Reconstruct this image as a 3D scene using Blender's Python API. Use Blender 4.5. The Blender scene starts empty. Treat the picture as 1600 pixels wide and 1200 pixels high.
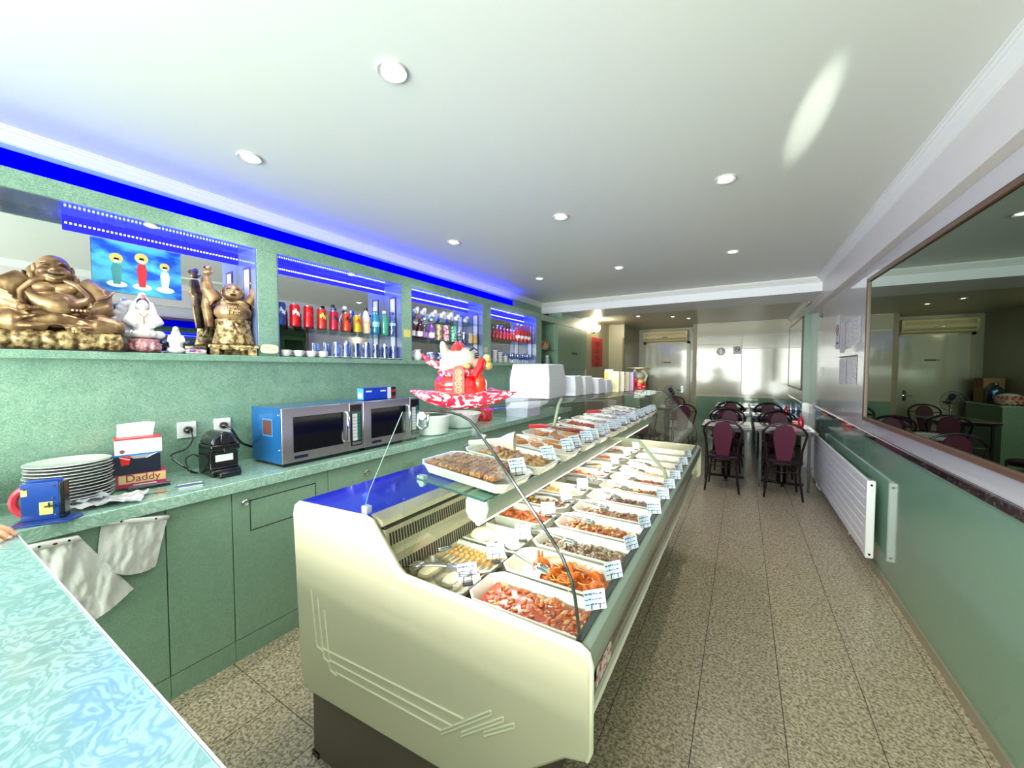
import bpy, bmesh, math, random
from mathutils import Vector, Matrix, noise
R = math.radians; PI = math.pi
SC = bpy.context.scene; COL = SC.collection
# ------------------------------------------------------------------ camera, world, light, exposure
cam = bpy.data.cameras.new('camera'); co = bpy.data.objects.new('camera', cam); COL.objects.link(co)
cam.sensor_width = 36; cam.lens = 13.5; cam.clip_start = .02; cam.clip_end = 60
co.location = (0, 0, 1.5)
co.rotation_euler = (R(90 - 2.195), 0, R(30.94))
SC.camera = co
SC.view_settings.view_transform = 'Standard'; SC.view_settings.look = 'None'
SC.view_settings.gamma = 1; SC.view_settings.use_curve_mapping = False
SC.view_settings.exposure = 1.05
SC.cycles.use_denoising = True
SC.cycles.max_bounces = 9; SC.cycles.transparent_max_bounces = 24
SC.cycles.diffuse_bounces = 4; SC.cycles.glossy_bounces = 5
SC.cycles.sample_clamp_indirect = 6
SC.cycles.caustics_reflective = False; SC.cycles.caustics_refractive = False
w = bpy.data.worlds.new('world'); SC.world = w; w.use_nodes = True
w.node_tree.nodes['Background'].inputs[0].default_value = (.80, .90, 1, 1)
w.node_tree.nodes['Background'].inputs[1].default_value = 1.6

def area(name, loc, rot, sx, sy, power, col=(1, 1, 1), spread=180):
    l = bpy.data.lights.new(name, 'AREA'); l.shape = 'RECTANGLE'; l.size = sx; l.size_y = sy
    l.energy = power; l.color = col; l.spread = R(spread)
    o = bpy.data.objects.new(name, l); o.location = loc; o.rotation_euler = rot; COL.objects.link(o); return o
# daylight through the shop front behind the camera
area('shop_front_daylight', (-1.0, -3.7, 1.5), (R(90), 0, 0), 5.0, 3.2, 540, (1, .985, .93))
sp = bpy.data.lights.new('sun_streak_spot', 'SPOT'); sp.energy = 2200; sp.spot_size = R(1.9); sp.spot_blend = .9; sp.shadow_soft_size = .01; sp.color = (1, 1, .92)  # added spot, stands in for sunlight the wall mirror throws onto the ceiling
so = bpy.data.objects.new('sun_streak_spot', sp); COL.objects.link(so); so.location = (.70, -2.6, 1.80)
so.rotation_euler = (Vector((.24, 2.20, 2.628)) - so.location).to_track_quat('-Z', 'Y').to_euler()
# neon tube under the glass shelf of the display case, ceiling downlights and LED light are in their builders

# ------------------------------------------------------------------ helpers
def lin(c):
    o = []
    for v in c[:3]:
        v = v / 255
        o.append(v / 12.92 if v <= .04045 else ((v + .055) / 1.055) ** 2.4)
    return (*o, 1)
MATS = {}
def mat(name, col=(200, 200, 200), rough=.5, metal=0, emit=0, ecol=None, trans=0, alpha=1, spec=.5, coat=0,
        col2=None, scale=20, detail=4, lo=.4, hi=.6, bump=0, bscale=None, distort=0, kind='noise', sss=0, stretch=None, ior=None):
    if name in MATS: return MATS[name]
    m = bpy.data.materials.new(name); m.use_nodes = True; MATS[name] = m
    nt = m.node_tree; N = nt.nodes; L = nt.links; p = N['Principled BSDF']
    p.inputs['Base Color'].default_value = lin(col); p.inputs['Roughness'].default_value = rough
    p.inputs['Metallic'].default_value = metal; p.inputs['Specular IOR Level'].default_value = spec
    p.inputs['Coat Weight'].default_value = coat; p.inputs['Coat Roughness'].default_value = .05
    p.inputs['Transmission Weight'].default_value = trans; p.inputs['Alpha'].default_value = alpha
    if ior: p.inputs['IOR'].default_value = ior
    if emit:
        p.inputs['Emission Color'].default_value = lin(ecol or col); p.inputs['Emission Strength'].default_value = emit
    if col2 or bump:
        g = N.new('ShaderNodeNewGeometry'); mp = N.new('ShaderNodeMapping')
        L.new(g.outputs['Position'], mp.inputs[0])
        if stretch: mp.inputs['Scale'].default_value = stretch
        if kind == 'voronoi':
            t = N.new('ShaderNodeTexVoronoi'); t.inputs['Scale'].default_value = scale; out = t.outputs['Color']
        else:
            t = N.new('ShaderNodeTexNoise'); t.inputs['Scale'].default_value = scale
            t.inputs['Detail'].default_value = detail; t.inputs['Distortion'].default_value = distort; out = t.outputs[0]
        L.new(mp.outputs[0], t.inputs['Vector'])
        if col2:
            r = N.new('ShaderNodeValToRGB'); r.color_ramp.elements[0].position = lo; r.color_ramp.elements[1].position = hi
            r.color_ramp.elements[0].color = lin(col); r.color_ramp.elements[1].color = lin(col2)
            L.new(out, r.inputs[0]); L.new(r.outputs[0], p.inputs['Base Color'])
        if bump:
            b = N.new('ShaderNodeBump'); b.inputs['Strength'].default_value = bump; b.inputs['Distance'].default_value = .004
            t2 = t
            if bscale:
                t2 = N.new('ShaderNodeTexNoise'); t2.inputs['Scale'].default_value = bscale; L.new(mp.outputs[0], t2.inputs['Vector'])
            L.new(t2.outputs[0], b.inputs['Height']); L.new(b.outputs[0], p.inputs['Normal'])
    return m

def laminate(name, dark, mid, light, rough=.25, scale=34, big=3.0, coat=.4):
    """mottled green laminate: contour-like swirls over a soft cloud"""
    m = bpy.data.materials.new(name); m.use_nodes = True; MATS[name] = m
    nt = m.node_tree; N = nt.nodes; L = nt.links; p = N['Principled BSDF']
    g = N.new('ShaderNodeNewGeometry')
    t = N.new('ShaderNodeTexNoise'); t.inputs['Scale'].default_value = scale; t.inputs['Detail'].default_value = 3
    t.inputs['Distortion'].default_value = 1.6
    L.new(g.outputs['Position'], t.inputs['Vector'])
    mu = N.new('ShaderNodeMath'); mu.operation = 'MULTIPLY'; mu.inputs[1].default_value = 34
    L.new(t.outputs[0], mu.inputs[0])
    si = N.new('ShaderNodeMath'); si.operation = 'SINE'; L.new(mu.outputs[0], si.inputs[0])
    mr = N.new('ShaderNodeMapRange'); mr.inputs['From Min'].default_value = -1; mr.inputs['From Max'].default_value = 1
    L.new(si.outputs[0], mr.inputs['Value'])
    t2 = N.new('ShaderNodeTexNoise'); t2.inputs['Scale'].default_value = big; t2.inputs['Detail'].default_value = 5
    L.new(g.outputs['Position'], t2.inputs['Vector'])
    mx = N.new('ShaderNodeMix'); mx.data_type = 'FLOAT'; mx.inputs[0].default_value = .55
    L.new(mr.outputs[0], mx.inputs[2]); L.new(t2.outputs[0], mx.inputs[3])
    r = N.new('ShaderNodeValToRGB'); e = r.color_ramp.elements
    e[0].position = .25; e[0].color = lin(dark); e[1].position = .75; e[1].color = lin(light)
    n = e.new(.5); n.color = lin(mid)
    L.new(mx.outputs[0], r.inputs[0]); L.new(r.outputs[0], p.inputs['Base Color'])
    p.inputs['Roughness'].default_value = rough; p.inputs['Coat Weight'].default_value = coat
    p.inputs['Coat Roughness'].default_value = .08
    return m

def glassmat(name, tint=(246, 250, 247), refl=.55, rough=0.0, alpha_min=.03):
    if name in MATS: return MATS[name]
    m = bpy.data.materials.new(name); m.use_nodes = True; MATS[name] = m
    nt = m.node_tree; N = nt.nodes; L = nt.links
    for n in list(N):
        if n.type != 'OUTPUT_MATERIAL': N.remove(n)
    o = [n for n in N if n.type == 'OUTPUT_MATERIAL'][0]
    tr = N.new('ShaderNodeBsdfTransparent'); tr.inputs[0].default_value = lin(tint)
    gl = N.new('ShaderNodeBsdfGlossy'); gl.inputs['Roughness'].default_value = rough
    fr = N.new('ShaderNodeLayerWeight'); fr.inputs[0].default_value = .5
    pw = N.new('ShaderNodeMath'); pw.operation = 'POWER'; pw.inputs[1].default_value = 4.5; L.new(fr.outputs['Facing'], pw.inputs[0])
    mr = N.new('ShaderNodeMapRange'); mr.inputs['To Min'].default_value = alpha_min; mr.inputs['To Max'].default_value = refl
    L.new(pw.outputs[0], mr.inputs['Value'])
    mx = N.new('ShaderNodeMixShader'); L.new(mr.outputs[0], mx.inputs[0])
    L.new(tr.outputs[0], mx.inputs[1]); L.new(gl.outputs[0], mx.inputs[2]); L.new(mx.outputs[0], o.inputs[0])
    return m

class MB:
    def __init__(s): s.v = []; s.f = []; s.m = []; s.cur = 0
    def add(s, vs, fs):
        o = len(s.v); s.v += [tuple(a) for a in vs]; s.f += [tuple(i + o for i in f) for f in fs]; s.m += [s.cur] * len(fs); return s
    def box(s, x0, y0, z0, x1, y1, z1, M=None):
        vs = [Vector((x, y, z)) for x in (x0, x1) for y in (y0, y1) for z in (z0, z1)]
        if M: vs = [M @ v for v in vs]
        return s.add(vs, [(0, 1, 3, 2), (4, 6, 7, 5), (0, 4, 5, 1), (2, 3, 7, 6), (0, 2, 6, 4), (1, 5, 7, 3)])
    def prism(s, poly, axis, a, b, M=None):
        n = len(poly)
        def P(p, t): return {'x': (t, p[0], p[1]), 'y': (p[0], t, p[1]), 'z': (p[0], p[1], t)}[axis]
        vs = [Vector(P(p, a)) for p in poly] + [Vector(P(p, b)) for p in poly]
        if M: vs = [M @ v for v in vs]
        return s.add(vs, [tuple(range(n - 1, -1, -1)), tuple(range(n, 2 * n))] + [(i, (i + 1) % n, (i + 1) % n + n, i + n) for i in range(n)])
    def lathe(s, prof, c=(0, 0, 0), n=20, axis='z', M=None, sy=1, cap=True):
        vs = []
        for r, h in prof:
            for k in range(n):
                a = 2 * PI * k / n; x, y = r * math.cos(a), r * math.sin(a) * sy
                q = {'z': (x, y, h), 'x': (h, x, y), 'y': (x, h, y)}[axis]
                vs.append(Vector(q) + Vector(c))
        if M: vs = [M @ v for v in vs]
        fs = []
        for i in range(len(prof) - 1):
            for k in range(n):
                k2 = (k + 1) % n; fs.append((i * n + k, i * n + k2, (i + 1) * n + k2, (i + 1) * n + k))
        if cap and prof[0][0] > 1e-6: fs.append(tuple(range(n - 1, -1, -1)))
        if cap and prof[-1][0] > 1e-6: fs.append(tuple((len(prof) - 1) * n + k for k in range(n)))
        return s.add(vs, fs)
    def cyl(s, c, r, h, n=16, axis='z', r2=None, M=None): return s.lathe([(r, 0), (r if r2 is None else r2, h)], c, n, axis, M)
    def tube(s, pts, r, n=8, close=False):
        pts = [Vector(p) for p in pts]; m = len(pts); rs = r if isinstance(r, (list, tuple)) else [r] * m
        vs = []; up = None
        for i, p in enumerate(pts):
            if close: d = pts[(i + 1) % m] - pts[i - 1]
            else: d = pts[min(i + 1, m - 1)] - pts[max(i - 1, 0)]
            d.normalize()
            if up is None: up = Vector((0, 0, 1)) if abs(d.z) < .9 else Vector((1, 0, 0))
            a = d.cross(up).normalized(); b = a.cross(d).normalized(); up = b
            for k in range(n):
                t = 2 * PI * k / n; vs.append(p + (a * math.cos(t) + b * math.sin(t)) * rs[i])
        fs = []
        for i in range(m if close else m - 1):
            j = (i + 1) % m
            for k in range(n): k2 = (k + 1) % n; fs.append((i * n + k, j * n + k, j * n + k2, i * n + k2))
        if not close: fs += [tuple(range(n)), tuple((m - 1) * n + k for k in range(n - 1, -1, -1))]
        return s.add(vs, fs)
    def ell(s, c, r, rot=None, n=12, m=8):
        if not isinstance(r, (list, tuple)): r = (r, r, r)
        Q = rot.to_3x3() if rot else None
        vs = []
        for i in range(m + 1):
            t = PI * i / m
            for k in range(n):
                a = 2 * PI * k / n
                q = Vector((r[0] * math.sin(t) * math.cos(a), r[1] * math.sin(t) * math.sin(a), -r[2] * math.cos(t)))
                if i in (0, m): q = Vector((0, 0, -r[2] if i == 0 else r[2])); q += Vector((1e-6 * k, 0, 0))
                if Q: q = Q @ q
                vs.append(q + Vector(c))
        fs = []
        for i in range(m):
            for k in range(n):
                k2 = (k + 1) % n; fs.append((i * n + k, i * n + k2, (i + 1) * n + k2, (i + 1) * n + k))
        return s.add(vs, fs)
    def grid(s, fn, nu, nv):
        vs = [fn(i / nu, j / nv) for j in range(nv + 1) for i in range(nu + 1)]
        return s.add(vs, [(j * (nu + 1) + i, j * (nu + 1) + i + 1, (j + 1) * (nu + 1) + i + 1, (j + 1) * (nu + 1) + i) for j in range(nv) for i in range(nu)])
    def quad(s, a, b, c, d): return s.add([a, b, c, d], [(0, 1, 2, 3)])
    def build(s, name, m, parent=None, bev=0, sharp=35, remesh=0, smooth=0, solid=0, **kw):
        me = bpy.data.meshes.new(name); me.from_pydata(s.v, [], s.f); me.polygons.foreach_set('material_index', s.m)
        bm = bmesh.new(); bm.from_mesh(me); bmesh.ops.remove_doubles(bm, verts=bm.verts, dist=1e-5)
        bmesh.ops.recalc_face_normals(bm, faces=bm.faces); bm.to_mesh(me); bm.free()
        me.shade_smooth()
        if sharp: me.set_sharp_from_angle(angle=R(sharp))
        for q in (m if isinstance(m, (list, tuple)) else [m]): me.materials.append(q)
        o = bpy.data.objects.new(name, me); COL.objects.link(o)
        if parent: o.parent = parent
        if remesh:
            q = o.modifiers.new('r', 'REMESH'); q.mode = 'VOXEL'; q.voxel_size = remesh; q.use_smooth_shade = True
            if smooth: q = o.modifiers.new('s', 'SMOOTH'); q.iterations = smooth; q.factor = .5
        if solid: q = o.modifiers.new('t', 'SOLIDIFY'); q.thickness = solid; q.offset = 0
        if bev: q = o.modifiers.new('b', 'BEVEL'); q.width = bev; q.segments = 2; q.limit_method = 'ANGLE'; q.angle_limit = R(40)
        for k, v in kw.items(): o[k] = v
        return o

def P(name, mb, m, parent, **kw): return mb.build(name, m, parent, **kw)
def S(name, mb, m, parent=None, **kw):
    o = mb.build(name, m, parent, **kw)
    if not parent: o['kind'] = 'structure'
    return o
def T(name, label, cat, loc=(0, 0, 0), rz=0, group=None):
    o = bpy.data.objects.new(name, None); COL.objects.link(o); o.empty_display_size = .05
    o.location = loc; o.rotation_euler = (0, 0, rz); o['label'] = label; o['category'] = cat
    if group: o['group'] = group
    return o
def tag(o, label, cat, group=None, kind=None, loc=None, rz=None):
    o['label'] = label; o['category'] = cat
    if group: o['group'] = group
    if kind: o['kind'] = kind
    if loc: o.location = loc
    if rz is not None: o.rotation_euler = (0, 0, rz)
    return o
def dup(root, loc, rz=None, label=None, group=None, mats=None, scale=None):
    def cp(o, parent):
        c = o.copy(); COL.objects.link(c); c.parent = parent
        for ch in KIDS.get(o.name, [x for x in o.children]): cp(ch, c)
        return c
    r = cp(root, None); r.location = loc
    if rz is not None: r.rotation_euler = (0, 0, rz)
    if label: r['label'] = label
    if group: r['group'] = group
    if scale: r.scale = scale
    return r
KIDS = {}
B = lambda *a: MB().box(*a)
ORD = ['first', 'second', 'third', 'fourth', 'fifth', 'sixth', 'seventh', 'eighth', 'ninth', 'tenth', 'eleventh', 'twelfth', 'thirteenth',
       'fourteenth', 'fifteenth', 'sixteenth', 'seventeenth', 'eighteenth']

# ------------------------------------------------------------------ materials
m_lam = laminate('green_laminate', (110, 148, 128), (124, 160, 140), (148, 180, 158), scale=44, big=9, rough=.3)
m_lamflat = laminate('green_laminate_fine', (126, 160, 136), (134, 168, 143), (146, 178, 153), rough=.45, scale=60, big=30, coat=.1)
m_top = laminate('worktop_laminate', (140, 178, 160), (154, 192, 174), (180, 210, 196), rough=.18, scale=16, big=7, coat=.6)
m_fc = laminate('counter_laminate', (122, 162, 160), (138, 178, 176), (162, 198, 196), rough=.2, scale=15, big=6, coat=.8)
m_wain = mat('glossy_green_wainscot', (122, 158, 134), rough=.10, coat=.6, col2=(128, 164, 140), scale=200, lo=.3, hi=.7)
m_white = mat('glossy_white_panel', (214, 211, 208), rough=.12, coat=.8)
m_cream = mat('cream_panel', (196, 192, 172), rough=.12, coat=.45, bump=.02, bscale=3)
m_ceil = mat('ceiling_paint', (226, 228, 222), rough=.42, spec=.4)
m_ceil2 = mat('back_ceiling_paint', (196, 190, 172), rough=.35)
m_plaster = mat('white_plaster', (236, 236, 232), rough=.45)
m_marble = mat('dark_marble_rail', (40, 26, 34), rough=.12, coat=1, col2=(120, 108, 108), scale=45, lo=.52, hi=.72, distort=1)
m_gran = mat('granite', (126, 113, 94), rough=.26, coat=.2, col2=(200, 186, 158), scale=85, detail=6, lo=.38, hi=.60, distort=.6, bump=.25, bscale=90)
m_grout = mat('grout', (70, 64, 58), rough=.8)
m_black = mat('black_plastic', (10, 11, 13), rough=.25, coat=.3)
m_steel = mat('brushed_steel', (188, 184, 186), rough=.28, metal=1)
m_chrome = mat('chrome', (225, 228, 230), rough=.06, metal=1)
m_mirror = mat('mirror_glass', (228, 232, 228), rough=.0, metal=1)
m_rmirror = mat('tinted_mirror_glass', (150, 166, 150), rough=.0, metal=1)
m_paper = mat('white_paper', (238, 238, 240), rough=.6)
m_wplast = mat('white_plastic', (240, 240, 240), rough=.25)
m_red = mat('red_gloss', (215, 22, 28), rough=.2, coat=.6)
m_brown = mat('brown_frame', (104, 78, 62), rough=.35)
m_ink = mat('ink', (60, 60, 80), rough=.6)
m_bluefilm = mat('blue_film_steel', (26, 104, 176), rough=.22, metal=.35, coat=.4)
m_blue = mat('blue_plastic', (16, 64, 150), rough=.3, coat=.4)
m_yel = mat('yellow_paper', (214, 208, 120), rough=.6)
m_glass = glassmat('clear_glass')
m_sglass = glassmat('shelf_glass', (222, 240, 238), alpha_min=.06)
m_bglass = glassmat('bottle_glass', (222, 234, 250), alpha_min=.16)
LED = (.0, .0, 1.0)
m_led = mat('blue_led_panel', (0, 0, 20), rough=1, spec=0, emit=1.1, ecol=(0, 0, 255))
m_ledt = mat('blue_led_tape', (0, 0, 20), rough=1, spec=0, emit=13, ecol=(6, 6, 255))
m_leddot = mat('blue_white_led_dot', (190, 210, 255), emit=5, ecol=(190, 210, 255))
m_lamp = mat('lamp_glow', (255, 253, 245), emit=7, ecol=(255, 252, 244))
# ================================================================== the setting
XW = .88; CEIL = 2.628
# floor and its granite tiles
fl = S('floor', B(-3.1, -2.1, -.06, 1.2, 10.3, -.004), m_grout)
tile_me = None
px, py = .3255, .3275
cols = [-.47 + px * k for k in range(-6, 5)]
rows = [.9 + py * k for k in range(-9, 23)]
for j, y in enumerate(rows):
    for i, x in enumerate(cols):
        x1 = min(x + px, XW - .01)
        if x1 - x < .02: continue
        full = x1 - x > px - .001
        if full and tile_me:
            o = bpy.data.objects.new('tile', tile_me); COL.objects.link(o); o.parent = fl
            for q in tile_src.modifiers: pass
        else:
            t = B(0, 0, -.006, x1 - x - .0035, py - .0035, 0)
            o = t.build('tile', m_gran, fl)
            if full: tile_me = o.data; tile_src = o
        o.location = (x + .0017, y + .0017, random.Random(i * 91 + j).uniform(-.0006, .0006) + .001)
far = S('tile_field', B(-2.4, rows[-1] + py, -.004, XW - .01, 10.2, 0), m_gran, fl); far['kind'] = 'stuff'
S('baseboard_right', B(XW - .012, -2, 0, XW, 7.3, .055), mat('granite_skirting', (156, 146, 124), rough=.3))
# right wall: green wainscot, marble rail, glossy white panels
S('wall_right', B(XW + .006, -2.05, 0, XW + .12, 7.3, CEIL), m_plaster)
S('wainscot_right', B(XW - .002, -2.0, .055, XW + .008, 7.3, .952), m_wain)
r = S('trim_1', B(XW - .016, -2.0, .952, XW + .006, 7.3, .998), m_marble, bev=.006)
for k, (a, b) in enumerate(((-2.0, 4.27), (4.27, 6.9), (6.9, 7.3))):
    S('panel_right', B(XW - .001, a + .002, 1.0, XW + .007, b - .002, 2.332), m_white)
S('trim_2', B(.818, -2.0, 2.333, XW + .02, 7.3, CEIL), mat('soffit_paint', (222, 216, 208), rough=.35))
def crown(name, a, b, axis, pos, sgn, z=CEIL, p=.065):
    prof = [(0, -p), (0, 0), (p, 0), (p, -.008), (p * .86, -.010), (p * .82, -.018), (p * .68, -.022), (p * .62, -.030), (p * .40, -.040),
            (p * .26, -.05), (p * .2, -.054), (p * .18, -.058), (p * .06, -.062)]
    if axis == 'y': return S(name, MB().prism([(pos + sgn * q[0], z + q[1]) for q in prof], 'y', a, b), m_plaster)
    return S(name, MB().prism([(pos + sgn * q[0], z + q[1]) for q in prof], 'x', a, b), m_plaster)
crown('trim_3', -2.0, 6.0, 'y', .818, -1)
crown('trim_4', -2.0, 6.0, 'y', -3.0, 1)
crown('trim_5', -3.0, .818, 'x', 6.0, -1)
# ceilings and the downstand beam
S('ceiling', B(-3.1, -2.1, CEIL, 1.0, 6.1, CEIL + .1), m_ceil)
S('ceiling_beam', B(-3.05, 6.0, 2.455, XW + .05, 6.85, CEIL + .05), mat('beam_paint', (240, 240, 244), rough=.4))
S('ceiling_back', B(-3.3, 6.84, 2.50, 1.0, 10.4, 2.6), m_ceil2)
# back room
S('wall_back', B(-.87, 9.4, 0, .95, 9.5, 2.55), m_plaster)
S('wainscot_back', B(-.87, 9.39, 0, .80, 9.402, .91), m_wain)
S('trim_6', B(-.87, 9.375, .91, .80, 9.402, .945), mat('pale_rail', (206, 196, 160), rough=.15, coat=1))
for a, b, c, d in ((-.87, -.02, .95, 2.03), (-.015, .80, .95, 1.93), (-.87, -.02, 2.035, 2.2), (-.015, .80, 1.935, 2.2), (-.87, .80, 2.215, 2.49)):
    S('panel_back', B(a, 9.385, c, b, 9.401, d), m_cream, bev=.002)
S('wall_back_return', B(-.95, 9.4, 0, -.86, 10.15, 2.55), mat('tan_wall', (150, 140, 108), rough=.4))
S('wall_back_left', B(-3.2, 10.1, 0, -.85, 10.2, 2.55), mat('grey_cream_wall', (176, 174, 156), rough=.3, coat=.3))
d = S('door_1', B(-2.09, 10.05, 0, -1.15, 10.10, 2.12), mat('cream_door', (196, 196, 176), rough=.12, coat=.9, bump=.03, bscale=4))
S('door_frame', B(-2.15, 10.04, 0, -2.09, 10.1, 2.17).box(-1.15, 10.04, 0, -1.08, 10.1, 2.17).box(-2.15, 10.04, 2.12, -1.08, 10.1, 2.17), mat('frame_tan', (186, 180, 150), rough=.25), d)
S('door_handle', MB().tube([(-1.24, 10.045, 1.0), (-1.24, 9.99, 1.0), (-1.34, 9.99, 1.0)], .010).box(-1.265, 10.035, .90, -1.215, 10.05, 1.10), m_chrome, d)
S('door_sign', B(-1.66, 10.046, 1.655, -1.50, 10.05, 1.685).prism([(-1.70, 1.655), (-1.67, 1.655), (-1.685, 1.69)], 'y', 10.046, 10.05), mat('sign_grey', (70, 70, 66)), d)
# protruding wall bay with second mirror, on the right
S('wall_right_bay', B(.80, 7.3, 0, .95, 9.45, 2.5), m_white)
S('wainscot_bay', B(.794, 7.3, 0, .80, 9.40, .94), m_wain)
S('trim_7', B(.785, 7.29, .94, .802, 9.40, .985), m_marble, bev=.004)
S('pilaster', B(.795, 7.285, .99, XW + .01, 7.302, 2.5), mat('pale_green_strip', (110, 142, 120), rough=.3))
crown('trim_8', 6.85, 9.4, 'y', .80, -1, 2.5, .06)
# left wall, backsplash, far left walls
S('wall_left', B(-3.12, -2.1, 0, -3.0, 8.35, CEIL), m_lamflat)
S('splashback', B(-2.665, -2.0, .937, -2.65, 7.2, 1.55), m_lam)
S('wall_left_back', B(-3.12, 7.19, 0, -2.62, 8.66, 2.5), mat('tan_cream_wall', (182, 174, 146), rough=.35))
S('wall_left_recess', B(-3.2, 8.65, 0, -2.27, 10.2, 2.5), mat('tan_cream_wall2', (170, 166, 142), rough=.35))
S('trim_9', B(-2.30, 8.62, 0.4, -2.26, 8.66, 2.2), mat('olive_strip', (120, 112, 72), rough=.6))
# shop front behind the camera: the daylight comes through its glazing
wf = S('wall_front', B(-3.1, -2.15, 0, 1.0, -2.05, .12).box(-3.1, -2.15, 2.5, 1.0, -2.05, CEIL).box(-3.1, -2.15, 0, -2.8, -2.05, CEIL).box(.75, -2.15, 0, 1.0, -2.05, CEIL), m_plaster)
win = S('window_1', B(-1.05, -2.12, .12, -.99, -2.06, 2.5).box(-2.8, -2.12, 2.0, .75, -2.06, 2.05), mat('window_frame', (90, 92, 90), rough=.4))
S('pane', B(-2.8, -2.10, .12, .75, -2.095, 2.5), glassmat('window_glass'), win)

# -------- downlights in the main ceiling
def downlight(x, y, label, z=CEIL, power=13, r=.058, group='recessed ceiling spotlights'):
    t = T('downlight', label, 'spotlight', (x, y, z), 0, group)
    P('ring', MB().lathe([(r, 0), (r, -.004), (r * .93, -.009), (r * .80, -.006), (r * .62, .0)], n=28, cap=False), mat('spot_ring', (190, 190, 186), rough=.3), t)
    P('lamp', MB().lathe([(r * .60, -.002), (r * .4, -.008), (0, -.010)], n=20), m_lamp, t)
    if power:
        l = bpy.data.lights.new('spot_light', 'SPOT'); l.energy = power; l.spot_size = R(120); l.spot_blend = .8; l.shadow_soft_size = .04
        l.color = (1, .96, .9)
        o = bpy.data.objects.new('spot_light', l); COL.objects.link(o); o.parent = t; o.location = (0, 0, -.03)
    return t
names = {0: 'the display case side', 1: 'the middle row', 2: 'the blue lit shelves'}
for x, y, lab in ((-1.156, 1.049, 'large near white spotlight in the ceiling above the display case'),
                  (-2.268, 1.071, 'near white spotlight in the ceiling before the gold statues'),
                  (-.107, 2.638, 'white ceiling spotlight in the right row beside the streak of sun'),
                  (-1.173, 2.654, 'second white spotlight of the middle ceiling row'),
                  (-2.216, 2.693, 'white ceiling spotlight in the row by the soda cans'),
                  (-.101, 4.285, 'far white spotlight of the right ceiling row before the beam'),
                  (-1.197, 4.303, 'third white spotlight of the middle ceiling row before the beam'),
                  (-2.184, 4.307, 'last white ceiling spotlight of the blue tinted row')):
    downlight(x, y, lab)
for x, y, lab in ((-1.70, 7.45, 'small spotlight in the back room ceiling nearest the beam'), (-1.15, 7.85, 'middle small spotlight in the back room ceiling'),
                  (-.92, 8.25, 'far small spotlight in the back room ceiling')):
    downlight(x, y, lab, 2.50, 0, .045, 'back room ceiling spotlights')

# -------- big wall mirror on the right
t = T('wall_mirror', 'large brown framed wall mirror above the marble rail on the right wall', 'mirror', (XW - .056, 3.93, 1.112))
MY = R(1.0)
t.rotation_euler = (0, 0, MY)
H = 1.075; Ln = 3.2
P('glass', B(-.010, -Ln + .02, .02, -.005, -.02, H - .02), m_rmirror, t)
P('backing_board', B(-.004, -Ln + .01, .004, .0, -.004, H - .004).prism([(.0, -.004), (.0, -3.0), (.052, -.004)], 'z', .004, H - .004), m_brown, t)
P('frame', B(-.022, -Ln, 0, 0, 0, .026).box(-.022, -Ln, H - .026, 0, 0, H).box(-.022, -.024, 0, 0, 0, H).box(-.022, -Ln, 0, 0, -Ln + .024, H), m_brown, t, bev=.003)
t = T('bay_mirror', 'small dark framed mirror on the far right wall bay above tables', 'mirror', (.797, 7.45, 1.17))
P('glass', B(-.008, .02, .02, -.004, 1.93, 1.13), m_mirror, t)
P('frame', B(-.015, 0, 0, 0, 1.95, .02).box(-.015, 0, 1.13, 0, 1.95, 1.15).box(-.015, 0, 0, 0, .02, 1.15).box(-.015, 1.93, 0, 0, 1.95, 1.15), mat('dark_frame', (60, 40, 34), rough=.3), t)

# -------- radiator
t = T('radiator', 'white flat panel radiator with horizontal slats on green wainscot', 'radiator', (.80, 3.70, .12))
for k in range(8):
    z0 = .004 + k * .0706
    P('slat', B(0, .045, z0, .022, 2.46, z0 + .067), m_wplast, t, bev=.003)
for y0 in (0, 2.44):
    P('header', B(-.004, y0, 0, .045, y0 + .045, .57), m_wplast, t, bev=.006)
for z0 in (.02, .53): P('valve_cap', MB().cyl((.02, -.004, z0 + .01), .008, .006, 12, 'y'), m_black, t)
P('bracket', B(.022, .4, .1, .078, .43, .5).box(.022, 2.0, .1, .078, 2.03, .5), m_wplast, t)
t['label'] = 'white flat panel radiator with horizontal slats on green wainscot'
P('pipe', MB().tube([(.02, 2.3, .01), (.02, 2.3, -.06), (.06, 2.3, -.115)], .008).tube([(.02, .6, .01), (.02, .6, -.04), (.079, .6, -.04)], .008), m_wplast, t)

# -------- notices on the right wall
m_note = mat('printed_notice', (240, 238, 228), rough=.5, col2=(172, 170, 172), scale=34, detail=3, lo=.54, hi=.64, stretch=(1, 1, 4))
def sheet(name, y0, y1, z0, z1, label, cat='notice', m=None, x=XW - .004, group='notices taped to the right wall'):
    o = B(-.0015, 0, 0, 0, y1 - y0, z1 - z0).build(name, m or m_note); o.location = (x, y0, z0); return tag(o, label, cat, group)
sheet('notice', 4.43, 4.78, 1.73, 1.97, 'upper white printed notice nearest the mirror frame')
sheet('notice', 4.80, 5.0, 1.70, 1.95, 'narrow printed notice second from the mirror on the wall')
sheet('notice', 5.04, 5.24, 1.67, 1.98, 'tall printed notice with dark figures, third from the mirror')
sheet('notice', 4.53, 4.90, 1.36, 1.615, 'lower plastic covered notice nearest the mirror frame')
sheet('notice', 4.94, 5.24, 1.35, 1.605, 'lower plastic covered notice beside the narrow green clip strip')
for y0, y1, lab in ((4.53, 4.90, 'dark clip strip over the lower notice near the mirror'), (4.95, 5.24, 'dark clip strip over the lower notice further back')):
    sheet('clip_strip', y0, y1, 1.615, 1.632, lab, 'clip', mat('strip_grey', (110, 104, 104)), XW - .005, 'clip strips')
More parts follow.
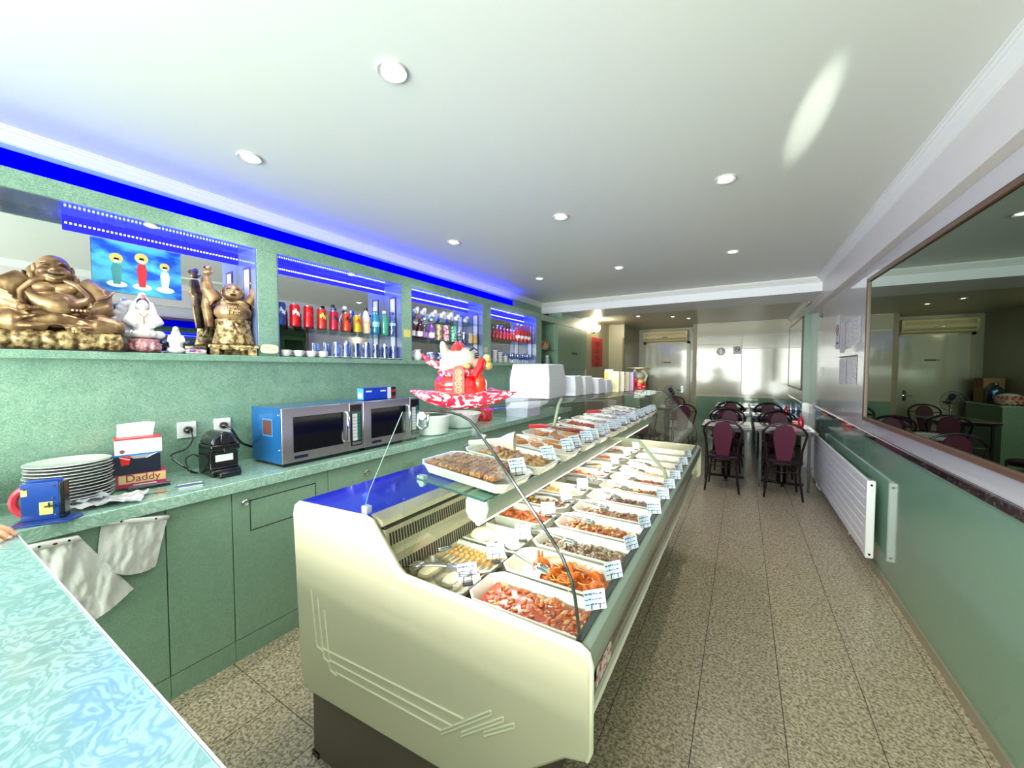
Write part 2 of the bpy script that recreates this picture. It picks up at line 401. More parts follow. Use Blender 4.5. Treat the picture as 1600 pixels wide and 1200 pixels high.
s = T('no_smoking_sign', 'narrow white no smoking notice on right wall beside printed notices', 'sign', (XW - .004, 5.30, 1.72))
P('plate', B(-.0015, 0, 0, 0, .16, .36), m_paper, s)
P('red_ring', MB().tube([(-.003, .08 + .055 * math.cos(a * PI / 12), .20 + .055 * math.sin(a * PI / 12)) for a in range(24)], .004, 6, True).tube([(-.003, .045, .235), (-.003, .115, .165)], .003, 6), mat('faded_red', (150, 60, 70)), s)
P('bar', B(-.003, .03, .05, -.0015, .13, .07), m_ink, s)
t = T('wall_hook', 'small dark metal hook high on right wall near the beam', 'hook', (XW - .003, 6.33, 2.16))
P('plate', B(-.004, 0, 0, 0, .03, .07), m_black, t); P('peg', MB().tube([(0, .015, .02), (-.02, .015, .015), (-.025, .015, .03)], .004), m_black, t)
t = T('light_switch', 'white square light switch on the right wall between notices and beam', 'switch', (XW - .002, 6.2, 1.42))
P('plate', B(-.008, 0, 0, 0, .1, .1), m_wplast, t, bev=.002); P('rocker', B(-.012, .03, .025, -.008, .07, .075), m_wplast, t)

# -------- back wall signs and air conditioner
t = T('round_sign', 'round white sign with black pictogram on the back wall', 'sign', (-.40, 9.383, 1.88))
P('disc', MB().cyl((0, 0, 0), .075, -.004, 28, 'y'), m_paper, t)
P('rim', MB().tube([(.075 * math.cos(a * PI / 14), -.004, .075 * math.sin(a * PI / 14)) for a in range(28)], .006, 6, True), m_black, t)
P('pictogram', MB().prism([(-.02, -.065), (.015, -.068), (.03, -.01), (.02, .03), (.02, .06), (-.005, .05), (-.03, .055), (-.012, .02), (-.035, -.01), (-.012, -.02)], 'y', -.008, -.004).tube([(.03, -.006, .0), (.045, -.006, .02), (.035, -.006, .05)], .005, 6), m_black, t)
t = T('no_smoking_plate', 'square white no smoking sign on the back wall beside round sign', 'sign', (-.10, 9.383, 1.905))
P('plate', B(-.075, -.004, -.085, .075, 0, .085), m_paper, t)
P('ring', MB().tube([(.045 * math.cos(a * PI / 12), -.006, .02 + .045 * math.sin(a * PI / 12)) for a in range(24)], .006, 6, True).tube([(-.03, -.006, .05), (.03, -.006, -.01)], .005, 6), m_black, t)
P('cigarette', B(-.03, -.006, .012, .03, -.004, .026), m_ink, t)
t = T('air_conditioner', 'long cream wall air conditioner above the back room door', 'air conditioner', (-1.62, 10.04, 2.16))
m_ac = mat('ac_cream', (226, 214, 160), rough=.35)
P('body', MB().prism([(0, 0), (-.14, .02), (-.18, .09), (-.18, .24), (-.15, .27), (0, .27)], 'x', -.50, .50), m_ac, t, bev=.004)
P('louvre', B(-.46, -.186, .05, .46, -.178, .085), mat('ac_dark', (150, 136, 96), rough=.4), t)
P('grille', B(-.46, -.186, .15, .46, -.178, .22), mat('ac_mid', (190, 176, 126), rough=.4), t)
P('badge', B(-.06, -.19, .10, .06, -.184, .118), m_black, t)
t = T('ceiling_sensor', 'small dark wall sensor beside the air conditioner', 'sensor', (-1.04, 10.08, 2.38))
P('housing', B(0, -.03, 0, .03, 0, .08), m_black, t); P('lens', MB().ell((.015, -.03, .03), .01), m_wplast, t)

# -------- wall lamp and red banner
t = T('wall_sconce', 'bright white wall lamp glowing above the red paper banner', 'wall lamp', (-2.615, 7.55, 2.28))
P('back_plate', B(0, -.06, -.05, .02, .06, .05), m_chrome, t)
P('shade', MB().lathe([(.05, -.02), (.07, .03), (.075, .09), (.06, .09)], (.08, 0, 0), 20), mat('lit_shade', (255, 246, 214), emit=9, ecol=(255, 240, 200)), t)
l = bpy.data.lights.new('sconce_light', 'POINT'); l.energy = 14; l.color = (1, .9, .68); l.shadow_soft_size = .06
o = bpy.data.objects.new('sconce_light', l); COL.objects.link(o); o.parent = t; o.location = (.10, 0, .12)
t = T('paper_banner', 'red vertical paper banner with gold Chinese characters below wall lamp', 'banner', (-2.612, 7.5, 1.55))
P('paper', B(0, 0, 0, .003, .66, .60), mat('banner_red', (214, 62, 62), rough=.5), t)
mb = MB()
for k in range(4):
    z = .50 - k * .14
    for a in range(3): mb.box(.003, .16, z - a * .035, .006, .50, z - a * .035 + .012)
    mb.box(.003, .31, z - .09, .006, .35, z + .03)
P('characters', mb, mat('banner_ink', (140, 20, 34), rough=.5), t)
# ================================================================== left side: base cabinets, worktop, upper shelves
XF = -2.19
m_gap = mat('dark_gap', (36, 50, 42), rough=.8)
def knob(y, z, parent):
    kids = [c for c in parent.children if c.name.startswith(('drawer', 'door'))]
    parent = ([c for c in kids if c.name.startswith('drawer') and z > .75] or kids)[0]
    P('knob', MB().lathe([(.012, 0), (.012, .004), (.017, .006), (.018, .012), (.013, .016), (.006, .012), (0, .012)], (XF, y, z), 16, 'x'), m_chrome, parent)
def cab(y0, y1, label, doors, kn=()):
    t = T('base_cabinet', label, 'cabinet', (0, 0, 0), 0, 'green laminate base cabinets under the worktop')
    P('body', B(-2.64, y0, .0, XF - .018, y1, .882), m_gap, t)
    P('plinth', B(XF - .02, y0 + .001, 0, XF - .002, y1 - .001, .108), m_lamflat, t)
    for (a, b, c, d, nm) in doors:
        o = P(nm, B(XF - .018, a + .002, c + .002, XF, b - .002, d - .002), m_lamflat, t, bev=.0012)
    for (y, z) in kn: knob(y, z, t)
    return t
cab(-.62, .202, 'green base cabinet beside the plastic bags, furthest left', [(-.62, .202, .11, .884, 'door')])
cab(.202, .652, 'green base cabinet behind the two hanging plastic bags', [(.202, .652, .11, .884, 'door')])
cab(.652, .912, 'narrow plain green base cabinet right of the hanging bags', [(.652, .912, .11, .884, 'door')])
t = cab(.912, 1.435, 'green base cabinet with knob beside a recessed drawer, below microwave', [(.912, 1.435, .11, .884, 'door')], [(.968, .813)])
P('drawer', B(XF - .002, .997, .66, XF + .002, 1.35, .812), m_lamflat, t, bev=.001)
P('drawer_gap', B(XF - .002, .992, .654, XF + .0004, 1.355, .818), m_gap, t)
cab(1.435, 2.30, 'green base cabinet with wide knobbed drawer below second microwave', [(1.435, 2.30, .72, .884, 'drawer'), (1.435, 1.87, .11, .716, 'door'), (1.87, 2.30, .11, .716, 'door')], [(1.715, .797)])
cab(2.30, 3.40, 'green base cabinet behind the display case below the rice cooker', [(2.30, 3.40, .72, .884, 'drawer'), (2.30, 2.85, .11, .716, 'door'), (2.85, 3.40, .11, .716, 'door')], [(2.8, .797)])
cab(3.40, 5.3, 'green base cabinet behind the display case at the far end', [(3.40, 4.35, .11, .884, 'door'), (4.35, 5.3, .11, .884, 'door')], [(4.2, .797)])
tag(B(-2.652, -.62, .884, -2.15, 5.3, .937).build('worktop', m_top, bev=.003), 'long green marbled laminate worktop along the left wall', 'worktop')
# front counter with the light blue green top
t = T('service_counter', 'pale blue green marbled service counter in the left foreground', 'counter', (0, 0, 0))
P('top', B(-1.955, -.62, .955, .05, .21, 1.0), m_fc, t, bev=.003)
P('edge_strip', B(-1.957, .21, .958, .05, .2125, 1.0015), mat('pale_edge', (226, 240, 240), rough=.3), t)
P('body', B(-1.90, -.55, 0, -.05, .12, .955), m_lamflat, t)
t = T('white_tray_edge', 'white rounded tray on the foreground counter at the left corner', 'tray', (-.80, -.06, 1.0))
P('base', MB().prism([(-.3, -.3), (.0, -.3), (.0, .0), (-.03, .03), (-.3, .03)], 'z', 0, .004), m_wplast, t)
P('rim', MB().tube([(-.3, .03, .006), (-.03, .03, .006), (.0, .0, .006), (.0, -.3, .006)], .005), m_wplast, t)

# ---------------- upper shelf unit
SX = -2.62; BX = -2.842; Z0, Z1, ZO, ZT = 1.548, 1.584, 2.254, 2.3355
t = T('wall_shelf_unit', 'green laminate wall shelf unit with four blue lit mirrored niches', 'shelf unit', (0, 0, 0))
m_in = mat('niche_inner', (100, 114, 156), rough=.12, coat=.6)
P('bottom_shelf', B(-2.86, -1.0, Z0, SX + .02, 5.21, Z1), m_lam, t, bev=.002)
P('top_fascia', B(SX - .02, -1.0, ZO, SX, 5.21, ZT), m_lam, t)
P('top_panel', B(-3.0, -1.0, ZT - .02, SX - .02, 5.21, ZT - .001), m_lam, t)
P('niche_ceiling', B(-2.86, -1.0, ZO, SX - .02, 5.21, ZO + .012), m_in, t)
PIL = [(1.262, 1.386), (2.456, 2.572), (3.713, 3.873), (5.067, 5.21)]
for a, b in PIL: P('upright', B(-2.86, a, Z1, SX, b, ZO), m_lam, t, bev=.002)
CELLS = [(-1.0, 1.262), (1.386, 2.456), (2.572, 3.713), (3.873, 5.067)]
for a, b in CELLS:
    P('mirror_back', B(BX - .004, a, Z1, BX, b, ZO), m_mirror, t)
    P('side_panel', B(BX, b - .006, Z1, SX - .001, b - .0005, ZO), m_in, t)
    P('side_panel', B(BX, a + .0005, Z1, SX - .001, a + .006, ZO), m_in, t)
    for yy in (b - .009,):
        P('strip_frame', B(-2.768, yy, 1.66, -2.682, yy + .003, 2.15), mat('plum_frame', (66, 40, 84), rough=.3), t)
        P('strip_glass', B(-2.756, yy - .002, 1.675, -2.70, yy, 2.135), mat('pale_strip', (214, 220, 250), rough=.2, coat=.5), t)
# blue LED strips in the niches
for i, (a, b) in enumerate(CELLS):
    a2 = .50 if i == 0 else a + .01
    L_ = T('led_strip', ['blue LED strip with dots of light above the gold statues', 'blue LED strip with dots of light above the soda cans',
                         'blue LED strip above the liquor bottles', 'blue LED strip above the far red bottles'][i], 'light strip', (-2.836, a2, 2.19), 0, 'LED strips in the niches')
    P('tape', B(-.004, 0, -.010, .003, b - a2 - .01, .060), m_ledt, L_)
    mb = MB(); n = int((b - a2) / .016)
    for k in range(n): mb.box(.003, .006 + k * .016, .019, .006, .013 + k * .016, .026)
    o = P('diodes', mb, m_leddot, L_); o['kind'] = 'stuff'
    d = downlight(-2.665, [.78, 1.98, 3.15, 4.35][i], ['small spotlight in the niche over the white goddess statuette', 'small spotlight in the niche over the soda cans',
                  'small spotlight in the niche over the liquor bottles', 'small spotlight in the niche over the red bottles'][i], ZO - .0005, 1.6, .03, 'niche spotlights')
# LED band on top of the shelf unit shining on wall and ceiling
L_ = T('cove_light', 'long blue LED light panel glowing above the shelf unit', 'light strip', (-2.998, 0, 0))
P('panel', B(0, -1.95, 2.40, .012, 5.0, 2.535), m_led, L_)
l = area('cove_led_light', (-2.90, 1.6, 2.42), (0, R(150), 0), .12, 6.6, 22, (.04, .04, 1), 170)
# glass shelves
def gshelf(a, b, z, lab, d0=BX + .01, d1=SX - .03):
    o = B(d0, a + .01, z - .006, d1, b - .012, z).build('glass_shelf', m_sglass); return tag(o, lab, 'shelf', 'glass shelves in the niches')
gshelf(*CELLS[1], 1.795, 'glass shelf carrying the soda cans and small bottles')
gshelf(*CELLS[2], 1.795, 'glass shelf carrying the liquor bottles')
gshelf(*CELLS[2], 2.02, 'upper glass shelf carrying the white ornaments')
gshelf(*CELLS[3], 1.88, 'glass shelf carrying the far red bottles')
# far green wall with an open niche and a closed cabinet
t = T('corner_cabinet', 'green laminate cabinet with open niche and dark handle beyond the shelves', 'cabinet', (0, 0, 0))
P('frame', B(-2.86, 5.212, 2.245, SX, 6.0, 2.335).box(-2.86, 5.212, Z0 - .04, SX, 5.24, 2.244).box(-2.86, 5.821, Z0 - .04, SX - .021, 7.18, 2.244).box(-2.86, 6.002, 2.246, SX - .001, 7.18, 2.45).box(-2.86, 6.86, 2.44, SX, 7.19, 2.5), m_lamflat, t)
P('niche_back', B(-2.9, 5.21, 1.5, -2.86, 5.85, 2.3), m_lamflat, t)
P('niche_shelf', B(-2.86, 5.24, 1.50, SX, 5.82, 1.52), m_lamflat, t)
P('niche_glass_shelf', B(-2.86, 5.24, 1.80, SX - .02, 5.82, 1.806), m_sglass, t)
P('door', B(SX - .02, 5.83, 1.50, SX, 7.17, 2.242), m_lamflat, t, bev=.002)
P('handle', B(SX, 6.45, 1.77, SX + .012, 6.68, 1.80), m_black, t)
tag(B(-2.98, 5.3, .0, -2.64, 7.18, .95).build('low_cabinet', m_lamflat), 'low green cabinet against the left wall beyond the worktop', 'cabinet')

t = T('low_cabinet', 'low green laminate cabinet at the left wall before the back door', 'cabinet', (-2.265, 8.68, 0))
P('body', B(0, 0, 0, .34, 1.0, .92), m_lamflat, t); P('top', B(0, -.01, .92, .36, 1.01, .95), m_top, t, bev=.003)
# ================================================================== display case
rnd = random.Random(7)
m_case = mat('case_cream', (226, 216, 186), rough=.3, coat=.35)
m_casetrim = mat('case_groove', (244, 240, 214), rough=.3, coat=.4)
m_base = mat('case_base_metal', (116, 104, 96), rough=.38, metal=.3)
m_tan = mat('case_tan_metal', (176, 168, 140), rough=.3, metal=.4)
m_deck = mat('case_deck', (112, 108, 88), rough=.25, metal=.55)
m_slot = mat('slot_dark', (44, 38, 30), rough=.7)
m_apron = mat('case_apron', (150, 166, 152), rough=.2, coat=.5)
m_tint = mat('dark_reflective_panel', (120, 112, 100), rough=.06, metal=.95)
C = T('display_case', 'long refrigerated glass display case with cream end panel and food trays', 'display case', (0, 0, 0))
Y0, Y1 = .80, 3.53
prof = [(-1.395, .315), (-1.415, .36), (-1.447, .955), (-1.441, .982), (-1.415, 1.0), (-1.04, 1.02), (-1.015, 1.014), (-.895, .888), (-.872, .874),
        (-.305, .868), (-.286, .857), (-.279, .832), (-.279, .632), (-.288, .607), (-.335, .592), (-.60, .362), (-1.36, .300)]
def inset(pr, d):
    cx = -.86; cz = .70
    return [(x + (cx - x) / abs(cx - x) * d if abs(x - cx) > .05 else x, z + (-d if z > .75 else d) * (1 if abs(z - .75) > .02 else 0)) for x, z in pr]
P('end_panel', MB().prism(prof, 'y', Y0, Y0 + .03), m_case, C, bev=.008)
P('end_panel', MB().prism(prof, 'y', Y1 - .03, Y1), m_case, C, bev=.008)
P('panel_lip', MB().tube([(x, Y0 + .012, z) for x, z in prof[3:14]], .007, 8), m_casetrim, C)
# raised line decoration on the near end panel
DECO = [(-1.333, 0.699, -1.303, 0.497, -0.632, 0.548), (-1.295, 0.678, -1.264, 0.469, -0.673, 0.508), (-1.256, 0.646, -1.227, 0.439, -0.713, 0.475)]
TICK = [(-0.713, 0.475, -0.544, 0.613), (-0.639, 0.508, -0.506, 0.614), (-0.564, 0.546, -0.474, 0.613)]
def pz(x, z): return (x, Y0 - .001, z)
m_ = MB()
for (x0, z0, x1, z1, x2, z2) in DECO: m_.tube([pz(x0, z0), pz(x1, z1)], .0028, 6).tube([pz(x1, z1), pz(x1 + .035, z1 - .006)], .0028, 6).tube([pz(x1 + .03, z1 + .004), pz(x2, z2)], .0028, 6)
for (x0, z0, x1, z1) in TICK:
    for d in (0, .012): m_.tube([pz(x0, z0 - d), pz(x1, z1 - d)], .0026, 6)
    m_.tube([pz(x1, z1), pz(x1, z1 - .012)], .0026, 6)
P('groove_decoration', m_, m_casetrim, C)
P('base', B(-1.405, Y0 + .04, 0.004, -.55, Y1 - .05, .60), m_base, C, bev=.004)
P('foot', B(-1.41, Y0 + .035, 0, -1.37, Y0 + .075, .02), m_black, C)
P('body', MB().prism([(-1.43, .36), (-1.435, .985), (-1.30, .985), (-1.0, .78), (-.32, .78), (-.33, .60), (-.56, .40)], 'y', Y0 + .03, Y1 - .03), m_case, C)
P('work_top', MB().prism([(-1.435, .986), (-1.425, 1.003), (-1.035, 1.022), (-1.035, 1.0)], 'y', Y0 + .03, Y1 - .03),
  mat('blue_reflection_top', (30, 44, 226), rough=.2, metal=.3, coat=.6), C)  # blurred reflection of the blue lit niches, put into the base colour
P('rear_rail', MB().prism([(-1.035, 1.0), (-1.035, 1.024), (-.985, 1.012), (-.98, .995)], 'y', Y0 + .03, Y1 - .03), m_tan, C)
P('vent_panel', MB().prism([(-1.0, .80), (-1.0, .998), (-.992, .998), (-.972, .985), (-.962, .915), (-.945, .905), (-.93, .80)], 'y', Y0 + .03, Y1 - .03), m_tan, C)
m_ = MB()
n = int((Y1 - Y0 - .1) / .0125)
for k in range(n):
    y = Y0 + .045 + k * .0125
    m_.box(-.001, y, -.020, .0012, y + .0055, .020, Matrix.Translation((-.966, 0, .950)) @ Matrix.Rotation(R(-8), 4, 'Y'))
    m_.box(-.001, y, -.022, .0012, y + .0055, .022, Matrix.Translation((-.937, 0, .858)) @ Matrix.Rotation(R(-8), 4, 'Y'))
P('vent_slots', m_, m_slot, C, kind='stuff')
P('vent_gap', B(-.990, Y0 + .03, .984, -.972, Y1 - .03, .992), m_slot, C)
P('deck', B(-.935, Y0 + .03, .790, -.318, Y1 - .03, .802), m_deck, C)
P('apron', MB().prism([(-.318, .80), (-.32, .862), (-.300, .868), (-.286, .860), (-.280, .835), (-.284, .790), (-.300, .755), (-.330, .740)], 'y', Y0 + .03, Y1 - .03), m_apron, C)
P('glass_channel', B(-.322, Y0 + .03, .862, -.306, Y1 - .03, .872), mat('channel_dark', (60, 66, 62), rough=.3), C)
P('front_panel', MB().prism([(-.340, .742), (-.306, .752), (-.312, .656), (-.37, .65)], 'y', Y0 + .03, Y1 - .03), m_tint, C)
P('bumper', MB().prism([(-.316, .640), (-.316, .657), (-.302, .657), (-.298, .648), (-.302, .640)], 'y', Y0 + .03, Y1 - .005), m_casetrim, C)
P('label_plate', MB().quad((-.3055, .93, .68), (-.3055, 1.06, .68), (-.3045, 1.06, .735), (-.3045, .93, .735)), mat('red_white_label', (200, 60, 60), rough=.4, col2=(230, 225, 220), scale=60, lo=.45, hi=.5), C)
# glass
npf = [(-.893, 1.369), (-.82, 1.378), (-.755, 1.380), (-.700, 1.379), (-.665, 1.374), (-.635, 1.362), (-.610, 1.340), (-.583, 1.310), (-.517, 1.238),
       (-.44, 1.15), (-.385, 1.086), (-.358, 1.05), (-.337, 1.005), (-.326, .96), (-.318, .90), (-.315, .868)]
def far_(q): return (q[0] + .07 * (q[1] - .868) / .5, .868 + (q[1] - .868) * .885)
def gp(q, y):
    f = far_(q); t = (y - .83) / 2.68
    return (q[0] + (f[0] - q[0]) * t, y, q[1] + (f[1] - q[1]) * t)
for a, b in ((.836, 2.18), (2.184, 3.50)):
    m_ = MB()
    for i in range(len(npf) - 1): m_.quad(gp(npf[i], a), gp(npf[i], b), gp(npf[i + 1], b), gp(npf[i + 1], a))
    P('front_glass', m_, m_glass, C, sharp=60)
for y in (.835, 3.505):
    pts = [gp(q, y) for q in npf] + [gp((-1.05, 1.10), y), gp((-1.085, 1.012), y), gp((-1.02, 1.014), y), gp((-.89, .882), y)]
    m_ = MB().add([(p[0], y - .003, p[2]) for p in pts] + [(p[0], y + .003, p[2]) for p in pts],
                  [tuple(range(len(pts))), tuple(range(2 * len(pts) - 1, len(pts) - 1, -1))] + [(i, (i + 1) % len(pts), (i + 1) % len(pts) + len(pts), i + len(pts)) for i in range(len(pts))])
    P('side_glass', m_, m_glass, C, sharp=60)
    P('glass_edge', MB().tube([gp(q, y - .002) for q in npf[1:]], .0042, 6), mat('dark_glass_edge', (26, 34, 36), rough=.12, coat=1), C)
    P('glass_edge_rear', MB().tube([gp(q, y) for q in (npf[0], (-1.05, 1.10), (-1.085, 1.012))], .0012, 6), mat('pale_glass_edge', (150, 176, 168), rough=.1), C)
P('glass_bracket', B(-1.080, .824, 1.018, -1.054, .848, 1.046), mat('clear_plastic', (206, 214, 226), rough=.2, alpha=.6), C, bev=.003)
P('glass_hinge', MB().cyl((-.82, .842, 1.362), .014, .02, 14, 'y').tube([(-.84, .85, 1.365), (-.845, .85, 1.33), (-.825, .85, 1.318), (-.805, .85, 1.33), (-.80, .85, 1.365)], .004, 6), m_chrome, C)
P('support_arch', MB().tube([(-.72, 2.2, 1.10), (-.49, 2.2, 1.10), (-.40, 2.2, 1.0), (-.352, 2.2, .945), (-.335, 2.2, .87), (-.333, 2.2, .80)], .010, 8), mat('pale_green_plastic', (178, 190, 158), rough=.25), C)
# upper glass shelf and lamp
def shz(x): return 1.137 + (x + .93) / .275 * -.028
P('upper_shelf', MB().prism([(-.935, 1.131), (-.935, 1.138), (-.652, 1.110), (-.652, 1.103)], 'y', .93, 3.45), m_sglass, C)
P('shelf_edge', MB().tube([(-.652, .93, 1.106), (-.652, 3.45, 1.106)], .003, 6).tube([(-.935, .93, 1.134), (-.652, .93, 1.106)], .0035, 6), mat('teal_glass_edge', (32, 88, 92), rough=.1, coat=1), C)
lp = [(-.728, 1.108), (-.658, 1.102), (-.652, 1.075), (-.660, 1.045), (-.680, 1.028), (-.705, 1.024), (-.725, 1.034), (-.738, 1.055), (-.738, 1.09)]
P('lamp_housing', MB().prism(lp, 'y', .955, 3.45), mat('lamp_housing_paint', (178, 190, 176), rough=.35), C)
P('lamp_cap', MB().prism(lp, 'y', .945, .956), mat('mint_cap', (206, 232, 208), rough=.3), C, bev=.004)
P('lamp_tube', MB().tube([(-.70, .96, 1.022), (-.70, 3.44, 1.022)], .011, 10), mat('neon_tube', (255, 252, 236), emit=2.2, ecol=(255, 252, 236)), C)
P('shelf_clip', MB().cyl((-.915, .934, 1.118), .012, .012, 12, 'y').box(-.93, .93, 1.12, -.90, .95, 1.145), mat('clear_plastic', (206, 214, 226)), C)
for y in (2.0,):
    P('shelf_support', MB().tube([(-.96, y, 1.01), (-.93, y, 1.12), (-.89, y, 1.30), (-.87, y, 1.34)], .009, 8), mat('pale_green_plastic', (178, 190, 158)), C)
l = area('case_neon_light', (-.70, 2.2, 1.005), (0, R(-18), 0), .06, 2.5, 3.4, (1, .97, .88), 170)
l = area('case_neon_light_rear', (-.70, 2.2, 1.005), (0, R(25), 0), .06, 2.5, 1.7, (1, .97, .85), 170)

# ------------------------------------------------------------------ serving trays, food, tags, tongs
def ring(lx, ly, ch, z, d=0):
    a, b, c = lx / 2 - d, ly / 2 - d, max(ch - d * .5, .004)
    return [(-a + c, -b, z), (a - c, -b, z), (a, -b + c, z), (a, b - c, z), (a - c, b, z), (-a + c, b, z), (-a, b - c, z), (-a, -b + c, z)]
def tray_mb(lx, ly, h, ch=.03, wall=.018, rim=.006):
    rings = [ring(lx, ly, ch, 0, wall + .004), ring(lx, ly, ch, h - rim, rim), ring(lx, ly, ch, h - rim * .6, 0), ring(lx, ly, ch, h, 0),
             ring(lx, ly, ch, h, rim), ring(lx, ly, ch, .004, wall + .006)]
    mb = MB(); vs = [v for r in rings for v in r]; fs = [tuple(range(7, -1, -1))]
    for i in range(len(rings) - 1):
        for k in range(8): k2 = (k + 1) % 8; fs.append((i * 8 + k, i * 8 + k2, (i + 1) * 8 + k2, (i + 1) * 8 + k))
    fs.append(tuple((len(rings) - 1) * 8 + k for k in range(8)))
    return mb.add(vs, fs)
m_tray = mat('white_melamine', (244, 240, 228), rough=.22, coat=.4)
def sauce(lx, ly, zb, base, piece, piece2=None, n=90, size=.012, fill=(0, 1), flat=.5, hump=.010, elong=1.6, side=0):
    """countless bits of food in sauce: one object"""
    mb = MB(); nx, ny = 22, 11; a, b = lx / 2 - .022, ly / 2 - .020
    def hh(x, y):
        e = max(0, 1 - max(abs(x) / a, abs(y) / b) ** 6)
        return zb + (hump * (noise.noise(Vector((x * 30 + n, y * 30, 3))) + .55)) * e + side * (x / a) * .01
    mb.grid(lambda u, v: (lambda x, y: (x, y, hh(x, y)))(-a + 2 * a * (fill[0] + u * (fill[1] - fill[0])), -b + 2 * b * v), nx, ny)
    for k in range(n):
        x = -a + 2 * a * (fill[0] + rnd.uniform(.04, .96) * (fill[1] - fill[0])); y = rnd.uniform(-b, b) * .92
        s = size * rnd.uniform(.6, 1.3)
        mb.cur = 1 if rnd.random() < .78 else 2
        rot = Matrix.Rotation(rnd.uniform(0, PI), 3, 'Z') @ Matrix.Rotation(rnd.uniform(-.5, .5), 3, 'Y')
        mb.ell((x, y, hh(x, y) + s * .02), (s * elong, s * .75, s * flat), rot, 7, 4)
    return mb, [base, piece, piece2 or piece]
def fm(name, c, c2=None, **k): return mat('food_' + name, c, rough=.28, col2=c2, scale=120, coat=.25, lo=.42, hi=.6, **k)
m_f = {
 'red': fm('red_sauce', (160, 50, 10), (182, 72, 20)), 'redp': fm('red_piece', (186, 76, 26), (212, 118, 60)), 'redw': fm('cream_bit', (226, 168, 112)),
 'or': fm('orange_prawn', (206, 88, 14), (224, 120, 36)), 'or2': fm('orange_noodle', (246, 180, 84)), 'orb': fm('orange_sauce', (206, 96, 24)),
 'dk': fm('dark_sauce', (112, 70, 46), (140, 96, 66)), 'dkp': fm('dark_piece', (80, 46, 30), (150, 116, 80)), 'mush': fm('grey_mushroom', (160, 140, 112), (100, 72, 52)),
 'br': fm('brown_sauce', (134, 64, 24), (160, 84, 38)), 'brp': fm('brown_piece', (140, 66, 26), (180, 104, 54)), 'ye': fm('yellow_bit', (222, 170, 60), (236, 200, 100)),
 'pu': fm('purple_piece', (96, 48, 48), (124, 76, 68)), 'rd2': fm('dark_red_piece', (166, 40, 30), (196, 70, 50)), 'wh': fm('white_rice', (240, 236, 214)),
 'gr': fm('green_bit', (150, 160, 90), (196, 196, 130))}
def tray_at(x, y, z, lx, ly, h, label, group, rz=0, tilt=0):
    o = tray_mb(lx, ly, h).build('serving_tray', m_tray); tag(o, label, 'tray', group, loc=(x, y, z))
    o.rotation_euler = (0, tilt, rz); return o
def food_at(o, mbm, label, name='dish'):
    mb, ms = mbm; f = mb.build(name, ms, sharp=0); tag(f, label, 'food', 'dishes in the display case', 'stuff')
    f.location = o.location; f.rotation_euler = o.rotation_euler; return f
front = [
 (.925, .168, 'red prawn soup', lambda: sauce(.375, .165, .034, m_f['red'], m_f['redp'], m_f['redw'], 120, .010, hump=.004, flat=.4)),
 (1.115, .180, 'orange prawns and noodles', lambda: sauce(.375, .175, .016, m_f['orb'], m_f['or'], m_f['or'], 40, .014, (.3, 1), hump=.03)),
 (1.318, .175, 'dark mushroom stew', lambda: sauce(.375, .170, .026, m_f['dk'], m_f['mush'], m_f['dkp'], 120, .012)),
 (1.515, .175, 'orange brown stew', lambda: sauce(.375, .170, .026, m_f['br'], m_f['brp'], m_f['ye'], 120, .010)),
 (1.712, .175, 'brown stew with white bits', lambda: sauce(.375, .170, .026, m_f['br'], m_f['mush'], m_f['redw'], 120, .009)),
 (1.909, .175, 'dark purple aubergine', lambda: sauce(.375, .170, .020, m_f['dk'], m_f['pu'], m_f['dkp'], 110, .013, (.15, 1))),
 (2.106, .175, 'yellow edged brown stew', lambda: sauce(.375, .170, .024, m_f['ye'], m_f['brp'], m_f['dkp'], 110, .010)),
 (2.303, .175, 'orange red chopped meat', lambda: sauce(.375, .170, .022, m_f['br'], m_f['brp'], m_f['rd2'], 110, .013, (.2, 1))),
 (2.500, .175, 'pale noodles with orange sauce', lambda: sauce(.375, .170, .020, m_f['wh'], m_f['or2'], m_f['brp'], 90, .010, (.15, 1))),
 (2.697, .175, 'dark red glazed pieces', lambda: sauce(.375, .170, .020, m_f['red'], m_f['rd2'], m_f['rd2'], 90, .014, (.3, 1))),
 (2.93, .175, 'pale dumplings', lambda: sauce(.375, .170, .018, m_f['wh'], m_f['redw'], m_f['wh'], 60, .014)),
 (3.18, .175, 'green vegetables', lambda: sauce(.375, .170, .018, m_f['gr'], m_f['gr'], m_f['ye'], 70, .012))]
DZ = .8025
for i, (y, ly, nm, fn) in enumerate(front):
    o = tray_at(-.478, y, DZ, .375, ly, .058, f'white tray of {nm} in the front row, {ORD[i]} from near', 'white trays in the front row')
    food_at(o, fn(), f'{nm} in the {ORD[i]} white tray of the front row')
# whole prawns standing in the second tray
pr = MB()
def prawn(c, h, sc=1):
    q = Matrix.Translation(c) @ Matrix.Rotation(h, 4, 'Z')
    pts = [q @ Vector((math.cos(a) * .022 * sc, 0, math.sin(a) * .022 * sc)) for a in [R(200 - 28 * k) for k in range(8)]]
    o = MB().tube(pts, [.004, .009, .011, .011, .010, .009, .006, .003], 8)
    o.cur = 0
    tip = pts[-1]
    for s in (-1, 1): o.tube([tip, tip + (q.to_3x3() @ Vector((.006, s * .006, -.010)))], [.003, .0045], 5)
    return o
for k, (x, y, h) in enumerate(((-.56, 1.13, .4), (-.47, 1.15, 2.2), (-.43, 1.10, 1.0), (-.38, 1.135, 2.7), (-.35, 1.09, .2), (-.50, 1.09, 4.2))):
    o = prawn((0, 0, 0), h, 1.15).build('prawn', m_f['or']); 
    tag(o, f'orange cooked prawn in second front tray, {ORD[k]} from the serving spoon side', 'prawn', 'orange prawns', loc=(x, y, DZ + .036))
